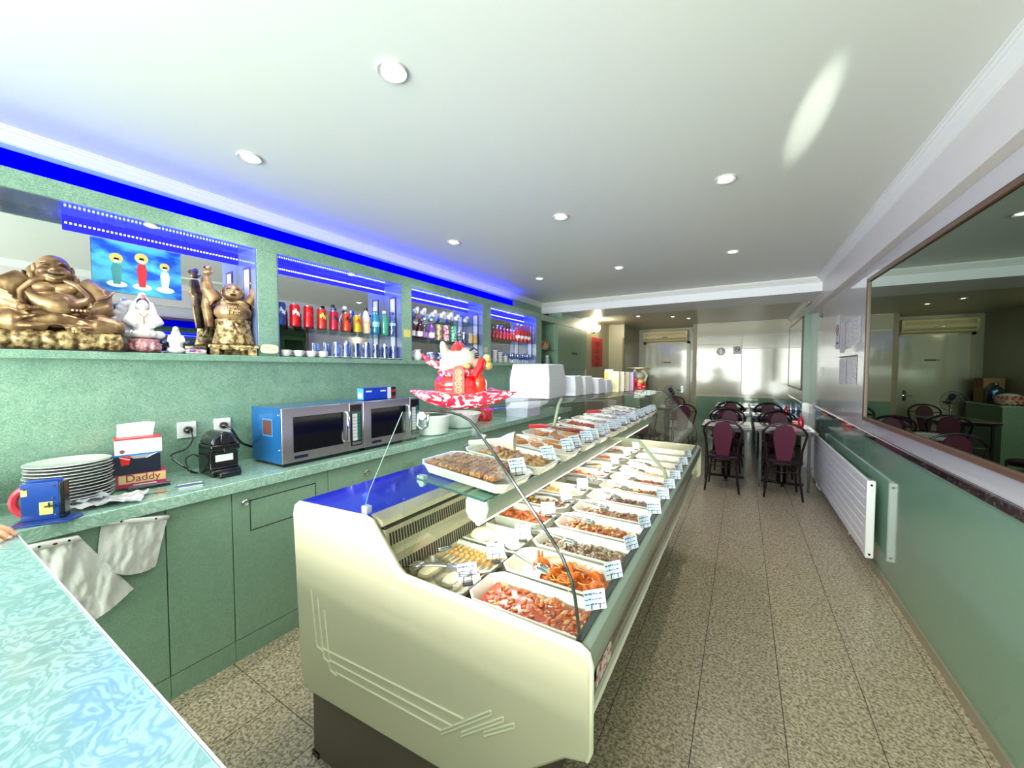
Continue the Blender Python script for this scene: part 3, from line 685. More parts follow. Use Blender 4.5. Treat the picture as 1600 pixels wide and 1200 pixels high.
o = MB().tube([(-.004, 0, 0), (-.005, 0, .03), (-.006, 0, .055)], [.008, .006, .004], 7).tube([(.006, 0, 0), (.006, 0, .03), (.008, 0, .055)], [.007, .005, .003], 7).build('prawn_tail', m_f['or'])
tag(o, 'upright orange prawn tail standing in the second front tray', 'prawn', 'orange prawns', loc=(-.585, 1.165, DZ + .02))
nd = MB()
for k in range(16):
    x, y = rnd.uniform(-.52, -.40), rnd.uniform(1.05, 1.17); a = rnd.uniform(0, 6)
    nd.tube([(x + .012 * j * math.cos(a + j * .5), y + .012 * j * math.sin(a + j * .5), DZ + .052 + .004 * math.sin(j)) for j in range(6)], .0018, 5)
tag(nd.build('noodles', m_f['or2'], kind='stuff'), 'loose yellow noodles over the orange prawns', 'food')
# back row
back = [(.925, .150, 'covered clear plastic boxes', None), (1.075, .165, 'skewers', None), (1.265, .170, 'two white buns', None),
 (1.49, .185, 'red brown sauce and meat', lambda: sauce(.34, .18, .030, m_f['br'], m_f['redp'], m_f['brp'], 90, .011)),
 (1.70, .175, 'brown mushrooms', lambda: sauce(.34, .17, .022, m_f['dk'], m_f['dkp'], m_f['ye'], 90, .014)),
 (1.91, .175, 'yellow shredded vegetables', lambda: sauce(.34, .17, .018, m_f['ye'], m_f['or2'], m_f['gr'], 90, .010, (.2, .9))),
 (2.30, .175, 'red and orange peppers', lambda: sauce(.34, .17, .022, m_f['or'], m_f['or'], m_f['rd2'], 80, .012)),
 (2.52, .175, 'pale green noodles', lambda: sauce(.34, .17, .022, m_f['gr'], m_f['wh'], m_f['ye'], 90, .011)),
 (2.80, .20, 'orange rice', lambda: sauce(.34, .18, .030, m_f['or'], m_f['brp'], m_f['or'], 90, .008)),
 (3.10, .20, 'brown noodles', lambda: sauce(.34, .18, .026, m_f['br'], m_f['brp'], m_f['ye'], 80, .009))]
m_tr2 = mat('beige_tray', (222, 214, 182), rough=.25, coat=.4)
for i, (y, ly, nm, fn) in enumerate(back):
    h = .036 if i < 3 else .055
    o = tray_at(-.868 if i < 3 else -.865, y, DZ, .345, ly, h, f'white tray of {nm} in the back row of the case', 'white trays in the back row')
    if i < 3:
        mb = MB()
        for k in range(13):
            for s in (-1, 1): mb.ell((-.145 + k * .024, s * (ly / 2 - .006), h + .0005), (.004, .002, .001), None, 5, 4)
        d = mb.build('rim_decoration', mat('grey_pattern', (120, 110, 80), rough=.5), o)
    if fn: food_at(o, fn(), f'{nm} in a white tray of the back row')
for k in range(9):
    o = MB().tube([(-.06, 0, .0), (.05, 0, .0)], .0018, 5).build('stick', mat('bamboo', (222, 200, 130), rough=.6)); st = o
    t = T('skewer', f'grilled meat skewer on the patterned tray, {ORD[k]} from the metal spoon', 'skewer', (-.90 + .024 * k, 1.07, DZ + .026), R(90 + rnd.uniform(-8, 8)), 'meat skewers')
    st.parent = t; st.location = (-.03, 0, 0)
    mb = MB()
    for j in range(3): mb.ell((.0 + j * .022, 0, .004), (.013, .011, .010), None, 8, 6)
    P('meat', mb, fm('skewer_meat', (170, 124, 62), (200, 160, 96)), t)
for k, x in enumerate((-.90, -.76)):
    tag(MB().ell((0, 0, .012), (.052, .05, .022), None, 20, 10).build('rice_bun', mat('steamed_bun', (246, 244, 214), rough=.5)), ['round white steamed bun at the left of the white tray', 'round white steamed bun beside the tag on the white tray'][k], 'bun', 'steamed buns', loc=(x, 1.265, DZ + .012))
for k, x in enumerate((-.96, -.87, -.77)):
    t = T('clear_box', ['clear plastic food box nearest the vents', 'clear plastic food box in the middle of near tray', 'clear plastic food box beside the handwritten tag'][k], 'food box', (x, .925, DZ + .02), 0, 'clear plastic food boxes')
    P('box', tray_mb(.085, .12, .035, .01, .01, .003), glassmat('box_plastic', (236, 236, 220), rough=.15, alpha_min=.25), t)
    P('contents', MB().ell((0, 0, .014), (.032, .048, .014), None, 10, 6), fm('pale_roll', (226, 216, 170), (240, 232, 200)), t)
# tags
m_card = mat('tag_card', (226, 232, 248), rough=.5)
def mk_tag():
    t = T('price_tag', 'handwritten white price tag', 'price tag')
    Q = Matrix.Rotation(R(-18), 4, 'Y')
    P('card', B(-.001, -.030, .010, .001, .030, .058, Q), m_card, t)
    mb = MB(); g = random.Random(5)
    for r_ in range(3):
        y = -.028
        while y < .022:
            w_ = g.uniform(.004, .011)
            for sx in (-.0016, .0010):
                mb.box(sx, y, .046 - r_ * .012, sx + .0006, y + w_, .0485 - r_ * .012 + g.uniform(-.001, .002), Q)
            y += w_ + .0025
    P('handwriting', mb, mat('pen_blue', (74, 92, 150), rough=.6), t)
    P('clip', MB().tube([(-.004, -.012, .022), (-.003, -.012, .0), (.004, -.012, -.002)], .0014, 5).tube([(-.004, .012, .022), (-.003, .012, .0), (.004, .012, -.002)], .0014, 5).box(-.008, -.016, -.004, .008, .016, 0), mat('clip_metal', (110, 108, 106), rough=.3, metal=.8), t)
    return t
tg = mk_tag(); first = True
for i, (y, ly, nm, fn) in enumerate(front[:11]):
    lab = f'handwritten tag on the front rim of the {nm} tray'
    loc = (-.312, y + .02 + rnd.uniform(-.02, .02), DZ + .063); rz = R(-44 + rnd.uniform(-16, 16))
    if first: tg.location = loc; tg.rotation_euler = (0, 0, rz); tg['label'] = lab; tg['group'] = 'handwritten tags in the case'; first = False
    else: dup(tg, loc, rz, lab)
for i, (y, ly, nm, fn) in enumerate(back):
    dup(tg, (-.705, y + rnd.uniform(-.02, .02), DZ + (.045 if i < 3 else .064)), R(-48 + rnd.uniform(-16, 16)), f'handwritten tag on the {nm} tray in the back row')
# scissor tongs lying across the gap
def mk_tongs(m_h=None):
    t = T('serving_tongs', 'steel scissor tongs', 'tongs')
    for s in (-1, 1):
        P('handle_loop', MB().tube([(-.035 + .022 * math.cos(a * PI / 8), s * .016 + .014 * math.sin(a * PI / 8), .0) for a in range(16)], .0032, 6, True), mat('tongs_steel', (150, 146, 140), rough=.25, metal=.8), t)
        P('arm', MB().tube([(-.013, s * .014, 0), (.02, s * .004, .002), (.06, -s * .005, .002), (.13, -s * .011, -.006)], [.004, .0045, .004, .003], 6), MATS['tongs_steel'], t)
        P('spoon_end', MB().ell((.155, -s * .010, -.011), (.028, .012, .006), Matrix.Rotation(R(10), 3, 'Y'), 12, 6), m_chrome, t)
    return t
tz = mk_tongs(); first = True
def putt(loc, rz, lab, tilt=0):
    global first
    if first: o = tz; o.location = loc; o['label'] = lab; o['group'] = 'scissor tongs in the case'; first = False
    else: o = dup(tz, loc, 0, lab)
    o.rotation_euler = (0, R(tilt), rz); return o
for i, (y, ly, nm, fn) in enumerate(front[1:10]):
    putt((-.695, y - .01 + rnd.uniform(-.02, .02), DZ + .072), R(rnd.uniform(-6, 16)), f'steel scissor tongs resting on the rim of the {nm} tray', 3)
for (y, nm) in ((.925, 'clear box tray'), (1.70, 'brown mushroom tray'), (2.10, 'yellow vegetable tray'), (2.45, 'pepper tray'), (2.9, 'orange rice tray')):
    putt((-.755, y, DZ + .072), R(170 + rnd.uniform(-10, 25)), f'steel scissor tongs lying over the {nm} in back row', 2)
t = T('serving_spoon', 'steel serving spoon lying across the skewer tray', 'spoon', (-.99, 1.0, DZ + .045), R(48))
P('handle', MB().tube([(-.09, 0, .012), (0, 0, .008), (.05, 0, .0)], [.003, .0035, .004], 6), m_chrome, t)
P('bowl', MB().ell((.08, 0, -.004), (.036, .02, .008), None, 14, 6), m_chrome, t)
# upper shelf trays
UZ = 1.128
up = [(1.075, .235, 'fried rolls'), (1.315, .22, 'fried prawns in batter'), (1.55, .21, 'crisp brown triangles'), (1.78, .21, 'brown fritters'),
      (2.00, .20, 'red glazed ribs'), (2.22, .20, 'red peppers'), (2.44, .20, 'wrapped parcels'), (2.66, .20, 'pink cakes'), (2.88, .20, 'foil packs'), (3.10, .20, 'small wrapped cakes'), (3.31, .18, 'clear packets')]
tilt = math.atan(.028 / .275)
m_roll = fm('fried_roll', (150, 92, 56), (196, 140, 92)); m_rollend = fm('roll_filling', (206, 150, 104), (120, 66, 40))
m_tri = fm('crisp', (184, 112, 56), (206, 140, 82)); m_bat = fm('batter', (168, 122, 66), (206, 168, 104))
m_pk = mat('packet', (196, 190, 200), rough=.15, coat=.6, col2=(150, 130, 136), scale=50, lo=.4, hi=.6)
for i, (y, ly, nm) in enumerate(up):
    o = tray_at(-.79, y, UZ, .36, ly - .012, .036, f'white tray of {nm} on the glass shelf, {ORD[i]} from near', 'white trays on the glass shelf', 0, tilt)
    if i in (0,):
        for r_ in range(3):
            for k in range(11 if r_ < 1 else 10):
                q = T('fried_roll', f'golden fried roll in the {["near", "middle", "far"][r_]} line of shelf tray, {ORD[k]} from left', 'fried roll',
                      (-.935 + k * .0275 + rnd.uniform(-.003, .003), y - .062 + r_ * .062, UZ + .040 - .0012 * k + rnd.uniform(-.002, .003)), R(90 + rnd.uniform(-14, 14)), 'golden fried rolls')
                if k == 0 and r_ == 0:
                    b1 = P('crust', MB().lathe([(.011, -.027), (.0145, -.020), (.0150, .020), (.011, .027)], (0, 0, 0), 10, 'x'), m_roll, q)
                    e1 = P('filling', MB().lathe([(.0, -.0285), (.0085, -.028), (.0085, .028), (0, .0285)], (0, 0, 0), 8, 'x'), m_rollend, q)
                else:
                    for s_ in (b1, e1):
                        c_ = s_.copy(); COL.objects.link(c_); c_.parent = q
    elif i == 1:
        f = sauce(.34, ly - .02, .020, m_bat, m_bat, m_roll, 60, .014, hump=.012); food_at(o, f, 'fried battered prawns on the second shelf tray')
    elif i in (2, 3):
        for k in range(7):
            g = MB().prism([(-.035, -.02), (.045, 0), (-.03, .025)], 'z', 0, .016).build('crisp_triangle', m_tri, bev=.004)
            tag(g, f'crisp brown triangle on the {ORD[i]} shelf tray, {ORD[k]} from the wall side', 'pastry', 'crisp triangles', loc=(-.91 + k * .042, y + (-.035 if k % 2 else .035), UZ + .028 + .003 * (k % 3)), rz=k * .9)
            g.rotation_euler = (rnd.uniform(-.3, .3), rnd.uniform(-.3, .3), k * .9)
    elif i in (4, 5):
        f = sauce(.34, ly - .02, .020, m_f['rd2'], m_f['rd2'], m_f['brp'], 50, .014, hump=.014); food_at(o, f, f'{nm} on the {ORD[i]} shelf tray')
    else:
        for k in range(6):
            g = MB().ell((0, 0, .014), (.026, .034, .014), None, 10, 6).build('wrapped_packet', m_pk)
            tag(g, f'clear wrapped packet on the {ORD[i]} shelf tray, {ORD[k]} from the wall side', 'packet', 'wrapped packets', loc=(-.92 + k * .052, y, UZ + .014), rz=rnd.uniform(0, 3))
    for s in ((0,) if i < 2 else (-.04, .05)):
        q = dup(tg, (-.632, y + .03 + s, UZ + .020), R(-34 + rnd.uniform(-10, 10)), f'handwritten tag leaning on the {nm} shelf tray' + ('' if s == 0 else (', near one' if s < 0 else ', far one')))
        q.rotation_euler[1] = R(-14)
t = T('plastic_scoop', 'cream plastic scoop lying over the second tray of the glass shelf', 'scoop', (-.80, 1.30, UZ + .085), R(20))
P('handle', MB().tube([(-.16, 0, -.012), (-.03, 0, .0)], [.010, .013], 10), mat('cream_plastic', (222, 218, 188), rough=.25, coat=.5), t)
P('cup', MB().lathe([(.014, -.03), (.030, .0), (.040, .03), (.036, .031), (.026, .0), (0, -.02)], (0, 0, 0), 18, 'x'), MATS['cream_plastic'], t)
for k, (x, y, lab) in enumerate(((-.86, 1.80, 'tongs with red handle over the brown fritter tray'), (-.84, 2.62, 'tongs with red handle at the far end of the glass shelf'))):
    t = T('red_tongs', lab, 'tongs', (x, y, UZ + .075), R(28), 'red handled tongs')
    P('grip', MB().tube([(-.10, 0, 0), (-.04, 0, .002), (.0, 0, .0)], [.010, .011, .007], 8), mat('red_grip', (206, 32, 50), rough=.35), t)
    for s in (-1, 1): P('arm', MB().tube([(0, s * .003, 0), (.08, s * .010, -.002), (.13, s * .008, -.006)], .003, 6), m_chrome, t)
# ================================================================== statues on the shelf
SZ = 1.584
m_gold = mat('antique_gold', (104, 74, 52), rough=.38, metal=.45, col2=(184, 150, 108), scale=14, detail=3, lo=.35, hi=.62, bump=.15, bscale=60)
m_gold2 = mat('antique_gold_base', (92, 68, 42), rough=.40, metal=.4, col2=(206, 180, 126), scale=40, detail=3, lo=.40, hi=.60, bump=.5, bscale=70)
def RY(a): return Matrix.Rotation(R(a), 3, 'Y')
def RX(a): return Matrix.Rotation(R(a), 3, 'X')
# --- large seated statue. local x towards the room, y along the shelf, z up
t = T('seated_buddha_statue', 'large bronze gold laughing seated monk statue holding a bowl, far left shelf', 'statue', (-2.715, .445, SZ), R(-8))
mb = MB()
for k, (y, r, z) in enumerate(((-.21, .036, .050), (-.155, .034, .05), (-.085, .05, .052), (-.02, .024, .05), (.03, .046, .050), (.085, .028, .05), (.115, .024, .055), (.145, .022, .05), (.172, .020, .05), (.195, .016, .045))):
    mb.ell((.075, y, z), (.022, r, .042), None, 12, 8)
mb.box(-.09, -.23, .004, .075, .205, .085)
P('rock_base', mb, m_gold2, t, remesh=.0055, smooth=3)
P('base_plinth', B(-.095, -.235, 0, .10, .21, .006), m_black, t)
mb = MB()
for s in (-1, 1):   # folded legs, knees, sleeves and drapery
    mb.tube([(.02, s * .04, .125), (.055, s * .13, .125), (.045, s * .19, .122)], [.052, .052, .038], 14); mb.ell((.03, s * .188, .122), (.06, .038, .036))
    mb.tube([(-.02, s * .085, .318), (.0, s * .138, .27), (.03, s * .145, .20), (.075, s * .090, .185)], [.045, .050, .044, .026], 14)
    for j in range(6):
        t_ = j / 5; mb.tube([(.035 + .02 * t_, s * (.192 - .012 * j), .30 - .024 * j), (.062 + .01 * t_, s * (.165 - .012 * j), .262 - .020 * j), (.088, s * (.125 - .010 * j), .240 - .016 * j)], [.005, .0085, .005], 6)
    for j in range(6):
        mb.tube([(.088, s * (.012 + .012 * j), .168 - .003 * j), (.112 - .006 * j, s * (.060 + .020 * j), .150 - .006 * j), (.085 - .008 * j, s * (.130 + .018 * j), .122 - .004 * j)], [.004, .0075, .004], 6)
    for j in range(4):
        mb.tube([(.105, s * (.00 + .016 * j), .118), (.108 - .008 * j, s * (.07 + .022 * j), .104), (.08 - .010 * j, s * (.14 + .012 * j), .098)], [.005, .008, .004], 6)
    mb.tube([(.045, s * .020, .325), (.066, s * .064, .300), (.062, s * .098, .255), (.072, s * .100, .205)], [.010, .012, .011, .009], 8)   # open robe edge
mb.ell((-.01, 0, .22), (.080, .105, .115)); mb.ell((-.01, 0, .30), (.055, .10, .045)); mb.ell((.03, 0, .15), (.07, .12, .045))
P('robed_body', mb, m_gold, t, remesh=.0042, smooth=1)
mb = MB().ell((.045, .005, .215), (.055, .086, .052)).ell((.050, .030, .278), (.040, .042, .028)).ell((.050, -.030, .278), (.040, .042, .028))
P('belly', mb, m_gold, t, remesh=.005, smooth=2)
mb = MB()
pts = []
for k in range(9):
    a = -1 + 2 * k / 8; pts.append((.115 - .02 * a * a, a * .092 + .01, .198 + .052 * abs(a) ** 2.6))
mb.tube(pts, [.006, .018, .028, .033, .035, .033, .028, .018, .004], 12); mb.ell((.112, .01, .226), (.030, .036, .018))
P('ingot_bowl', mb, m_gold, t, remesh=.0045, smooth=1)
for s in (-1, 1):
    mb = MB().ell((.105, s * .086, .180), (.022, .020, .014))
    for j in range(4): mb.tube([(.115, s * (.098 - j * .012), .174 + .002 * j), (.146, s * (.082 - j * .012), .180)], [.0068, .0055], 6)
    mb.tube([(.10, s * .094, .192), (.125, s * .104, .204)], [.007, .005], 6)
    P('hand', mb, m_gold, t)
mb = MB().ell((.128, .055, .098), (.022, .020, .014))
for j in range(5): mb.tube([(.135, .035 + j * .011, .094), (.150, .032 + j * .011, .083)], [.0065, .0055], 6)
P('foot', mb, m_gold2, t)
mb = MB().ell((.008, 0, .378), (.054, .053, .056), None, 20, 14).ell((.028, 0, .345), (.046, .056, .036), None, 20, 12).ell((.040, 0, .318), (.028, .038, .014))
for s in (-1, 1):
    mb.ell((.054, s * .030, .352), (.020, .022, .018))
    mb.tube([(.056, s * .008, .386), (.060, s * .022, .397), (.046, s * .044, .388)], [.004, .006, .004], 6); mb.ell((.056, s * .021, .376), (.007, .012, .006))
mb.ell((.076, 0, .362), (.011, .011, .009)).ell((.073, .010, .359), (.007, .007, .006)).ell((.073, -.010, .359), (.007, .007, .006)).tube([(.062, -.028, .330), (.074, 0, .320), (.062, .028, .330)], [.004, .007, .004], 6)
P('head', mb, m_gold, t, remesh=.0035, smooth=1)
m_gdark = mat('gold_crevice', (34, 20, 12), rough=.6, metal=.2)
mb = MB().tube([(.064, -.036, .352), (.078, -.018, .340), (.082, 0, .337), (.078, .018, .340), (.064, .036, .352)], [.0016, .0042, .0056, .0042, .0016], 8)
for s in (-1, 1): mb.tube([(.062, s * .010, .381), (.0625, s * .022, .384), (.052, s * .036, .378)], [.0012, .0022, .0012], 6)
P('face_lines', mb, m_gdark, t)
for s in (-1, 1): P('ear', MB().ell((.0, s * .056, .368), (.012, .010, .026)).ell((.006, s * .066, .330), (.014, .014, .026)).ell((.010, s * .072, .308), (.013, .013, .014)), m_gold, t, remesh=.004, smooth=1)
# --- standing statue with raised arms
t = T('standing_buddha_statue', 'bronze gold laughing monk statue standing with both arms raised on carved base', 'statue', (-2.712, 1.165, SZ), R(-22))
mb = MB().box(-.075, -.125, .045, .085, .125, .062).box(-.065, -.115, 0, .075, -.070, .05).box(-.065, .070, 0, .075, .115, .05).box(-.07, -.12, 0, -.05, .12, .05)
for k in range(9):
    a = -1 + k * .25; mb.box(.060, a * .075 - .010, .028 + .018 * abs(abs(a) - .5), .082, a * .075 + .010, .05)
P('carved_base', mb, m_gold2, t, bev=.003)
mb = MB().lathe([(.078, .062), (.095, .072), (.086, .12), (.074, .17), (.082, .215), (.07, .225)], (0, 0, 0), 24, sy=1.15)
for k in range(9): mb.tube([(.075 * math.cos(k - 2), .085 * math.sin(k - 2), .07), (.080 * math.cos(k - 1.6), .088 * math.sin(k - 1.6), .14), (.075 * math.cos(k - 1.9), .083 * math.sin(k - 1.9), .21)], .007, 6)
P('skirt', mb, m_gold2, t, remesh=.0042, smooth=1)
mb = MB().ell((.020, 0, .262), (.082, .098, .062), None, 18, 12).ell((.0, 0, .31), (.058, .092, .040)).ell((.038, .035, .318), (.030, .035, .022)).ell((.038, -.035, .318), (.030, .035, .022))
P('belly', mb, m_gold, t, remesh=.0055, smooth=2)
mb = MB()
mb.tube([(-.01, -.085, .33), (.0, -.125, .40), (.0, -.128, .47)], [.040, .034, .022], 12); mb.tube([(-.01, .085, .33), (.0, .11, .37), (.005, .115, .43)], [.040, .032, .020], 12)
for s in (-1, 1):
    mb.tube([(-.01, s * .115, .42 if s < 0 else .39), (-.02, s * .128, .30), (-.02, s * .115, .17)], [.022, .028, .022], 10)
    for j in range(4): mb.tube([(.012, s * (.085 + .012 * j), .33 + .02 * j), (.018, s * (.112 + .003 * j), .30 + .02 * j)], .006, 6)
P('sleeves', mb, m_gold, t, remesh=.0042, smooth=1)
for s, z in ((-1, .495), (1, .455)):
    mb = MB().ell((.0, s * .122, z), (.020, .022, .018))
    for j in range(4): mb.tube([(-.014 + j * .010, s * .125, z + .006), (-.014 + j * .012, s * .138 - .004, z + .022), (-.012 + j * .012, s * .134, z + .034)], [.006, .0055, .004], 6)
    mb.tube([(.0, s * .10, z), (.0, s * .085, z + .014)], [.007, .005], 6)
    P('hand', mb, m_gold, t)
    P('pearl', MB().ell((.004, s * .115, z + .030), (.018, .018, .018)), m_gold, t)
mb = MB().ell((.012, 0, .395), (.050, .050, .048), None, 18, 12).ell((.028, 0, .370), (.042, .052, .032), None, 18, 12)
mb.ell((.064, 0, .388), (.011, .012, .009)).ell((.05, .025, .380), (.018, .018, .014)).ell((.05, -.025, .380), (.018, .018, .014))
P('head', mb, m_gold, t, remesh=.0035, smooth=1)
P('face_lines', MB().ell((.070, 0, .366), (.008, .016, .007)).tube([(.058, .012, .402), (.056, .022, .405), (.048, .032, .400)], .003, 6).tube([(.058, -.012, .402), (.056, -.022, .405), (.048, -.032, .400)], .003, 6), m_gdark, t)
P('ears', MB().ell((.0, .053, .385), (.010, .008, .024)).ell((.0, -.053, .385), (.010, .008, .024)), m_gold, t)
P('necklace', MB().tube([(.045 + .03 * math.sin(a * PI / 10), -.055 + a * .011, .335 - .022 * math.sin(a * PI / 10)) for a in range(11)], .005, 6), m_gold2, t)
mb = MB()
for (a, b, c, d) in ((-.03, .285, .03, .285), (-.03, .265, .03, .265), (-.02, .298, -.02, .245), (.02, .298, .02, .245), (0, .30, 0, .24), (-.03, .245, .03, .245)):
    mb.tube([(.100, a, b), (.100, c, d)], .0028, 5)
P('belly_relief', mb, m_gold2, t)
# --- white goddess
m_por = mat('white_porcelain', (234, 230, 232), rough=.12, coat=.9); m_pink = mat('pink_lotus', (176, 96, 112), rough=.3, coat=.4, col2=(222, 170, 176), scale=60, lo=.4, hi=.6)
t = T('goddess_statuette', 'white porcelain seated goddess statuette on a dark pink lotus base', 'statuette', (-2.70, .742, SZ), R(-10))
P('stand', B(-.045, -.060, 0, .05, .060, .008), m_black, t)
mb = MB().lathe([(.050, .008), (.062, .02), (.058, .055), (.062, .070), (.045, .075)], (0, 0, 0), 20)
for k in range(12): mb.ell((.058 * math.cos(k * PI / 6), .058 * math.sin(k * PI / 6), .035), (.013, .013, .022))
P('lotus_base', mb, m_pink, t)
mb = MB().ell((0, 0, .10), (.055, .078, .024)).ell((.0, .058, .10), (.036, .03, .022)).ell((.0, -.058, .10), (.036, .03, .022)).ell((-.005, 0, .16), (.036, .050, .062)).ell((-.005, 0, .205), (.030, .044, .026))
for s in (-1, 1): mb.tube([(-.005, s * .045, .20), (.008, s * .062, .165), (.035, s * .030, .142)], [.018, .022, .013], 10); mb.tube([(-.01, s * .030, .27), (-.008, s * .042, .22), (-.005, s * .040, .17)], [.012, .016, .012], 8)
for j in range(5): mb.tube([(.040, -.05 + j * .02, .118), (.056, -.055 + j * .024, .098)], .005, 6)
P('robe', mb, m_por, t, remesh=.0045, smooth=2)
P('face', MB().ell((.006, 0, .252), (.024, .022, .029), None, 14, 10), m_por, t)
P('hair', MB().ell((-.004, 0, .265), (.025, .026, .026), None, 14, 10), mat('hair_dark', (56, 48, 52), rough=.3), t)
P('veil', MB().ell((-.012, 0, .262), (.026, .033, .040)).ell((-.004, 0, .298), (.018, .018, .022)), m_por, t, remesh=.004, smooth=2)
P('crown', MB().ell((.014, 0, .292), (.008, .010, .014)).cyl((.0, 0, .285), .014, .02, 10), m_pink, t)
P('necklace', MB().tube([(.030, -.018, .205), (.036, 0, .185), (.030, .018, .205)], .0025, 5).tube([(.036, 0, .185), (.040, 0, .15)], .0025, 5), mat('gold_paint', (190, 140, 60), rough=.3, metal=.6), t)
t = T('goddess_halo', 'pale carved aureole screen behind the white goddess statuette', 'ornament', (-2.765, .715, SZ), R(-10))
mb = MB().ell((0, -.01, .13), (.010, .055, .13))
for k in range(11): a = PI * k / 10; mb.ell((0, -.01 + .055 * math.cos(a), .13 + .13 * math.sin(a)), (.010, .018, .020))
P('screen', mb, m_por, t, remesh=.005, smooth=1)
t = T('small_goddess', 'small plain white porcelain goddess figurine beside the pink base', 'statuette', (-2.675, .868, SZ), R(-12))
mb = MB().ell((0, 0, .022), (.030, .040, .020)).ell((0, 0, .060), (.026, .032, .042)).ell((0, 0, .105), (.018, .022, .030)).ell((.0, 0, .132), (.014, .015, .020))
for s in (-1, 1): mb.tube([(0, s * .024, .10), (.014, s * .030, .070), (.026, s * .008, .062)], [.010, .011, .007], 8)
P('figure', mb, m_por, t, remesh=.0035, smooth=2); P('face', MB().ell((.009, 0, .131), (.009, .009, .012)), mat('ivory', (226, 216, 190), rough=.3), t)
t = T('flower_ornament', 'small pink and white porcelain flower ornament beside standing statue', 'ornament', (-2.67, .955, SZ), 0)
for k in range(7):
    a = k * .9; P('blossom', MB().ell((.020 * math.cos(a), .034 * math.sin(a * 1.3), .012 + .006 * (k % 3)), (.013, .015, .010)), [m_pink, m_por, mat('violet_glaze', (150, 110, 190), rough=.3)][k % 3], t)
P('dish', MB().lathe([(.028, 0), (.042, .006), (.040, .010), (0, .006)], (0, 0, 0), 18, sy=1.2), m_por, t)
# --- picture of three figures on the mirror
m_sky = mat('picture_sky', (10, 80, 200), rough=.4, col2=(90, 200, 232), scale=7, lo=.40, hi=.62, stretch=(1, 1, 2.2))
t = T('religious_picture', 'blue picture of three haloed figures fixed to the niche mirror', 'picture', (-2.838, .592, 1.905))
P('print', B(0, 0, 0, .002, .362, .268), m_sky, t)
for k, (y, rc, h_, hr) in enumerate(((.090, (70, 150, 150), .13, .026), (.190, (206, 40, 50), .15, .028), (.288, (214, 226, 240), .125, .022))):
    z = .045
    P('cloud', MB().lathe([(0, .002), (.040, .002), (.040, .0025)], (0, 0, 0), 20, 'x', Matrix.Translation((0, y, z)) @ Matrix.Diagonal((1, 1, .42, 1))), mat('picture_cloud', (226, 240, 250), rough=.5), t)
    P('halo', MB().cyl((.002, y, z + h_ + .005), hr, .0006, 24, 'x'), mat('picture_halo', (240, 206, 110), rough=.5), t)
    P('robe_figure', MB().prism([(y - .013, z), (y + .013, z), (y + .021, z + h_ * .62), (y + .014, z + h_ * .82), (y - .014, z + h_ * .82), (y - .021, z + h_ * .6)], 'x', .0026, .0034), mat('picture_robe_' + str(k), rc, rough=.5), t)
    P('face', MB().cyl((.0034, y, z + h_ * .93), .0105, .0006, 16, 'x'), mat('picture_skin', (250, 226, 204), rough=.5), t)
    P('hair', MB().prism([(y - .011, z + h_ * .97), (y + .011, z + h_ * .97), (y + .008, z + h_ * 1.05), (y - .008, z + h_ * 1.05)], 'x', .0041, .0046), m_black, t)
# --- notes on the uprights
t = T('oval_note', 'cream oval note with handwriting on the shelf upright by statue', 'note', (SX + .0195, 1.262, 1.600))
P('card', MB().prism([(.055 + .055 * math.copysign(abs(math.cos(a * PI / 12)) ** .6, math.cos(a * PI / 12)), .030 + .029 * math.copysign(abs(math.sin(a * PI / 12)) ** .6, math.sin(a * PI / 12))) for a in range(24)], 'x', 0, .002), mat('cream_card', (240, 236, 200), rough=.6), t)
P('handwriting', MB().tube([(.003, .03 + k * .004, .036 + .004 * (k % 2)) for k in range(7)], .0008, 4).tube([(.003, .065 + k * .004, .026 + .004 * (k % 2)) for k in range(7)], .0008, 4), m_ink, t)
tag(B(0, 0, 0, .001, .082, .066).build('sticky_note', m_yel), 'yellow sticky note on the upright beside the clear bottles', 'note', loc=(SX + .0005, 2.475, 1.792))
tag(B(0, 0, 0, .001, .075, .062).build('price_card', mat('beige_card', (190, 182, 160), rough=.6)), 'small beige card on the upright before the far niche', 'note', loc=(SX + .0005, 3.73, 1.70))

# ================================================================== drinks and glasses in the niches
def can(y, c1, c2, label, x=-2.68, h=.155, r=.033, ang=0):
    t = T('drink_can', label, 'can', (x, y, 1.7955), R(ang), 'drink cans on the glass shelf')
    P('body', MB().lathe([(r * .8, 0), (r, .008), (r, h - .014), (r * .84, h - .002)], n=24), mat('can_' + str(c1), c1, rough=.22, metal=.35, coat=.3), t)
    P('lid', MB().lathe([(r * .84, h - .003), (r * .86, h), (r * .78, h), (r * .76, h - .004), (0, h - .004)], n=20), m_steel, t)
    mb = MB()
    for k in range(5):
        a = -.9 + k * .36; b = a + .40; zz = h * .60 + .012 * math.sin(k * 1.7)
        mb.quad(((r + .0006) * math.cos(a), (r + .0006) * math.sin(a), zz - .012), ((r + .0006) * math.cos(b), (r + .0006) * math.sin(b), zz - .008), ((r + .0006) * math.cos(b), (r + .0006) * math.sin(b), zz + .014), ((r + .0006) * math.cos(a), (r + .0006) * math.sin(a), zz + .018))
    P('logo_band', mb, mat('canlogo_' + str(c2), c2, rough=.3), t, sharp=0)
    return t
can(1.432, (30, 70, 150), (214, 220, 240), 'blue and silver drink can at the left end of the shelf', h=.155)
can(1.530, (212, 24, 34), (250, 240, 240), 'red soda can with white script, second on the glass shelf')
can(1.625, (200, 20, 34), (206, 26, 40), 'plain red soda can, third on the glass shelf', x=-2.675)
can(1.728, (206, 54, 44), (236, 206, 70), 'red can with yellow green fruit picture, fourth on the shelf', h=.15)
can(1.828, (196, 26, 66), (70, 40, 60), 'crimson can with dark picture, fifth on the glass shelf', h=.145)
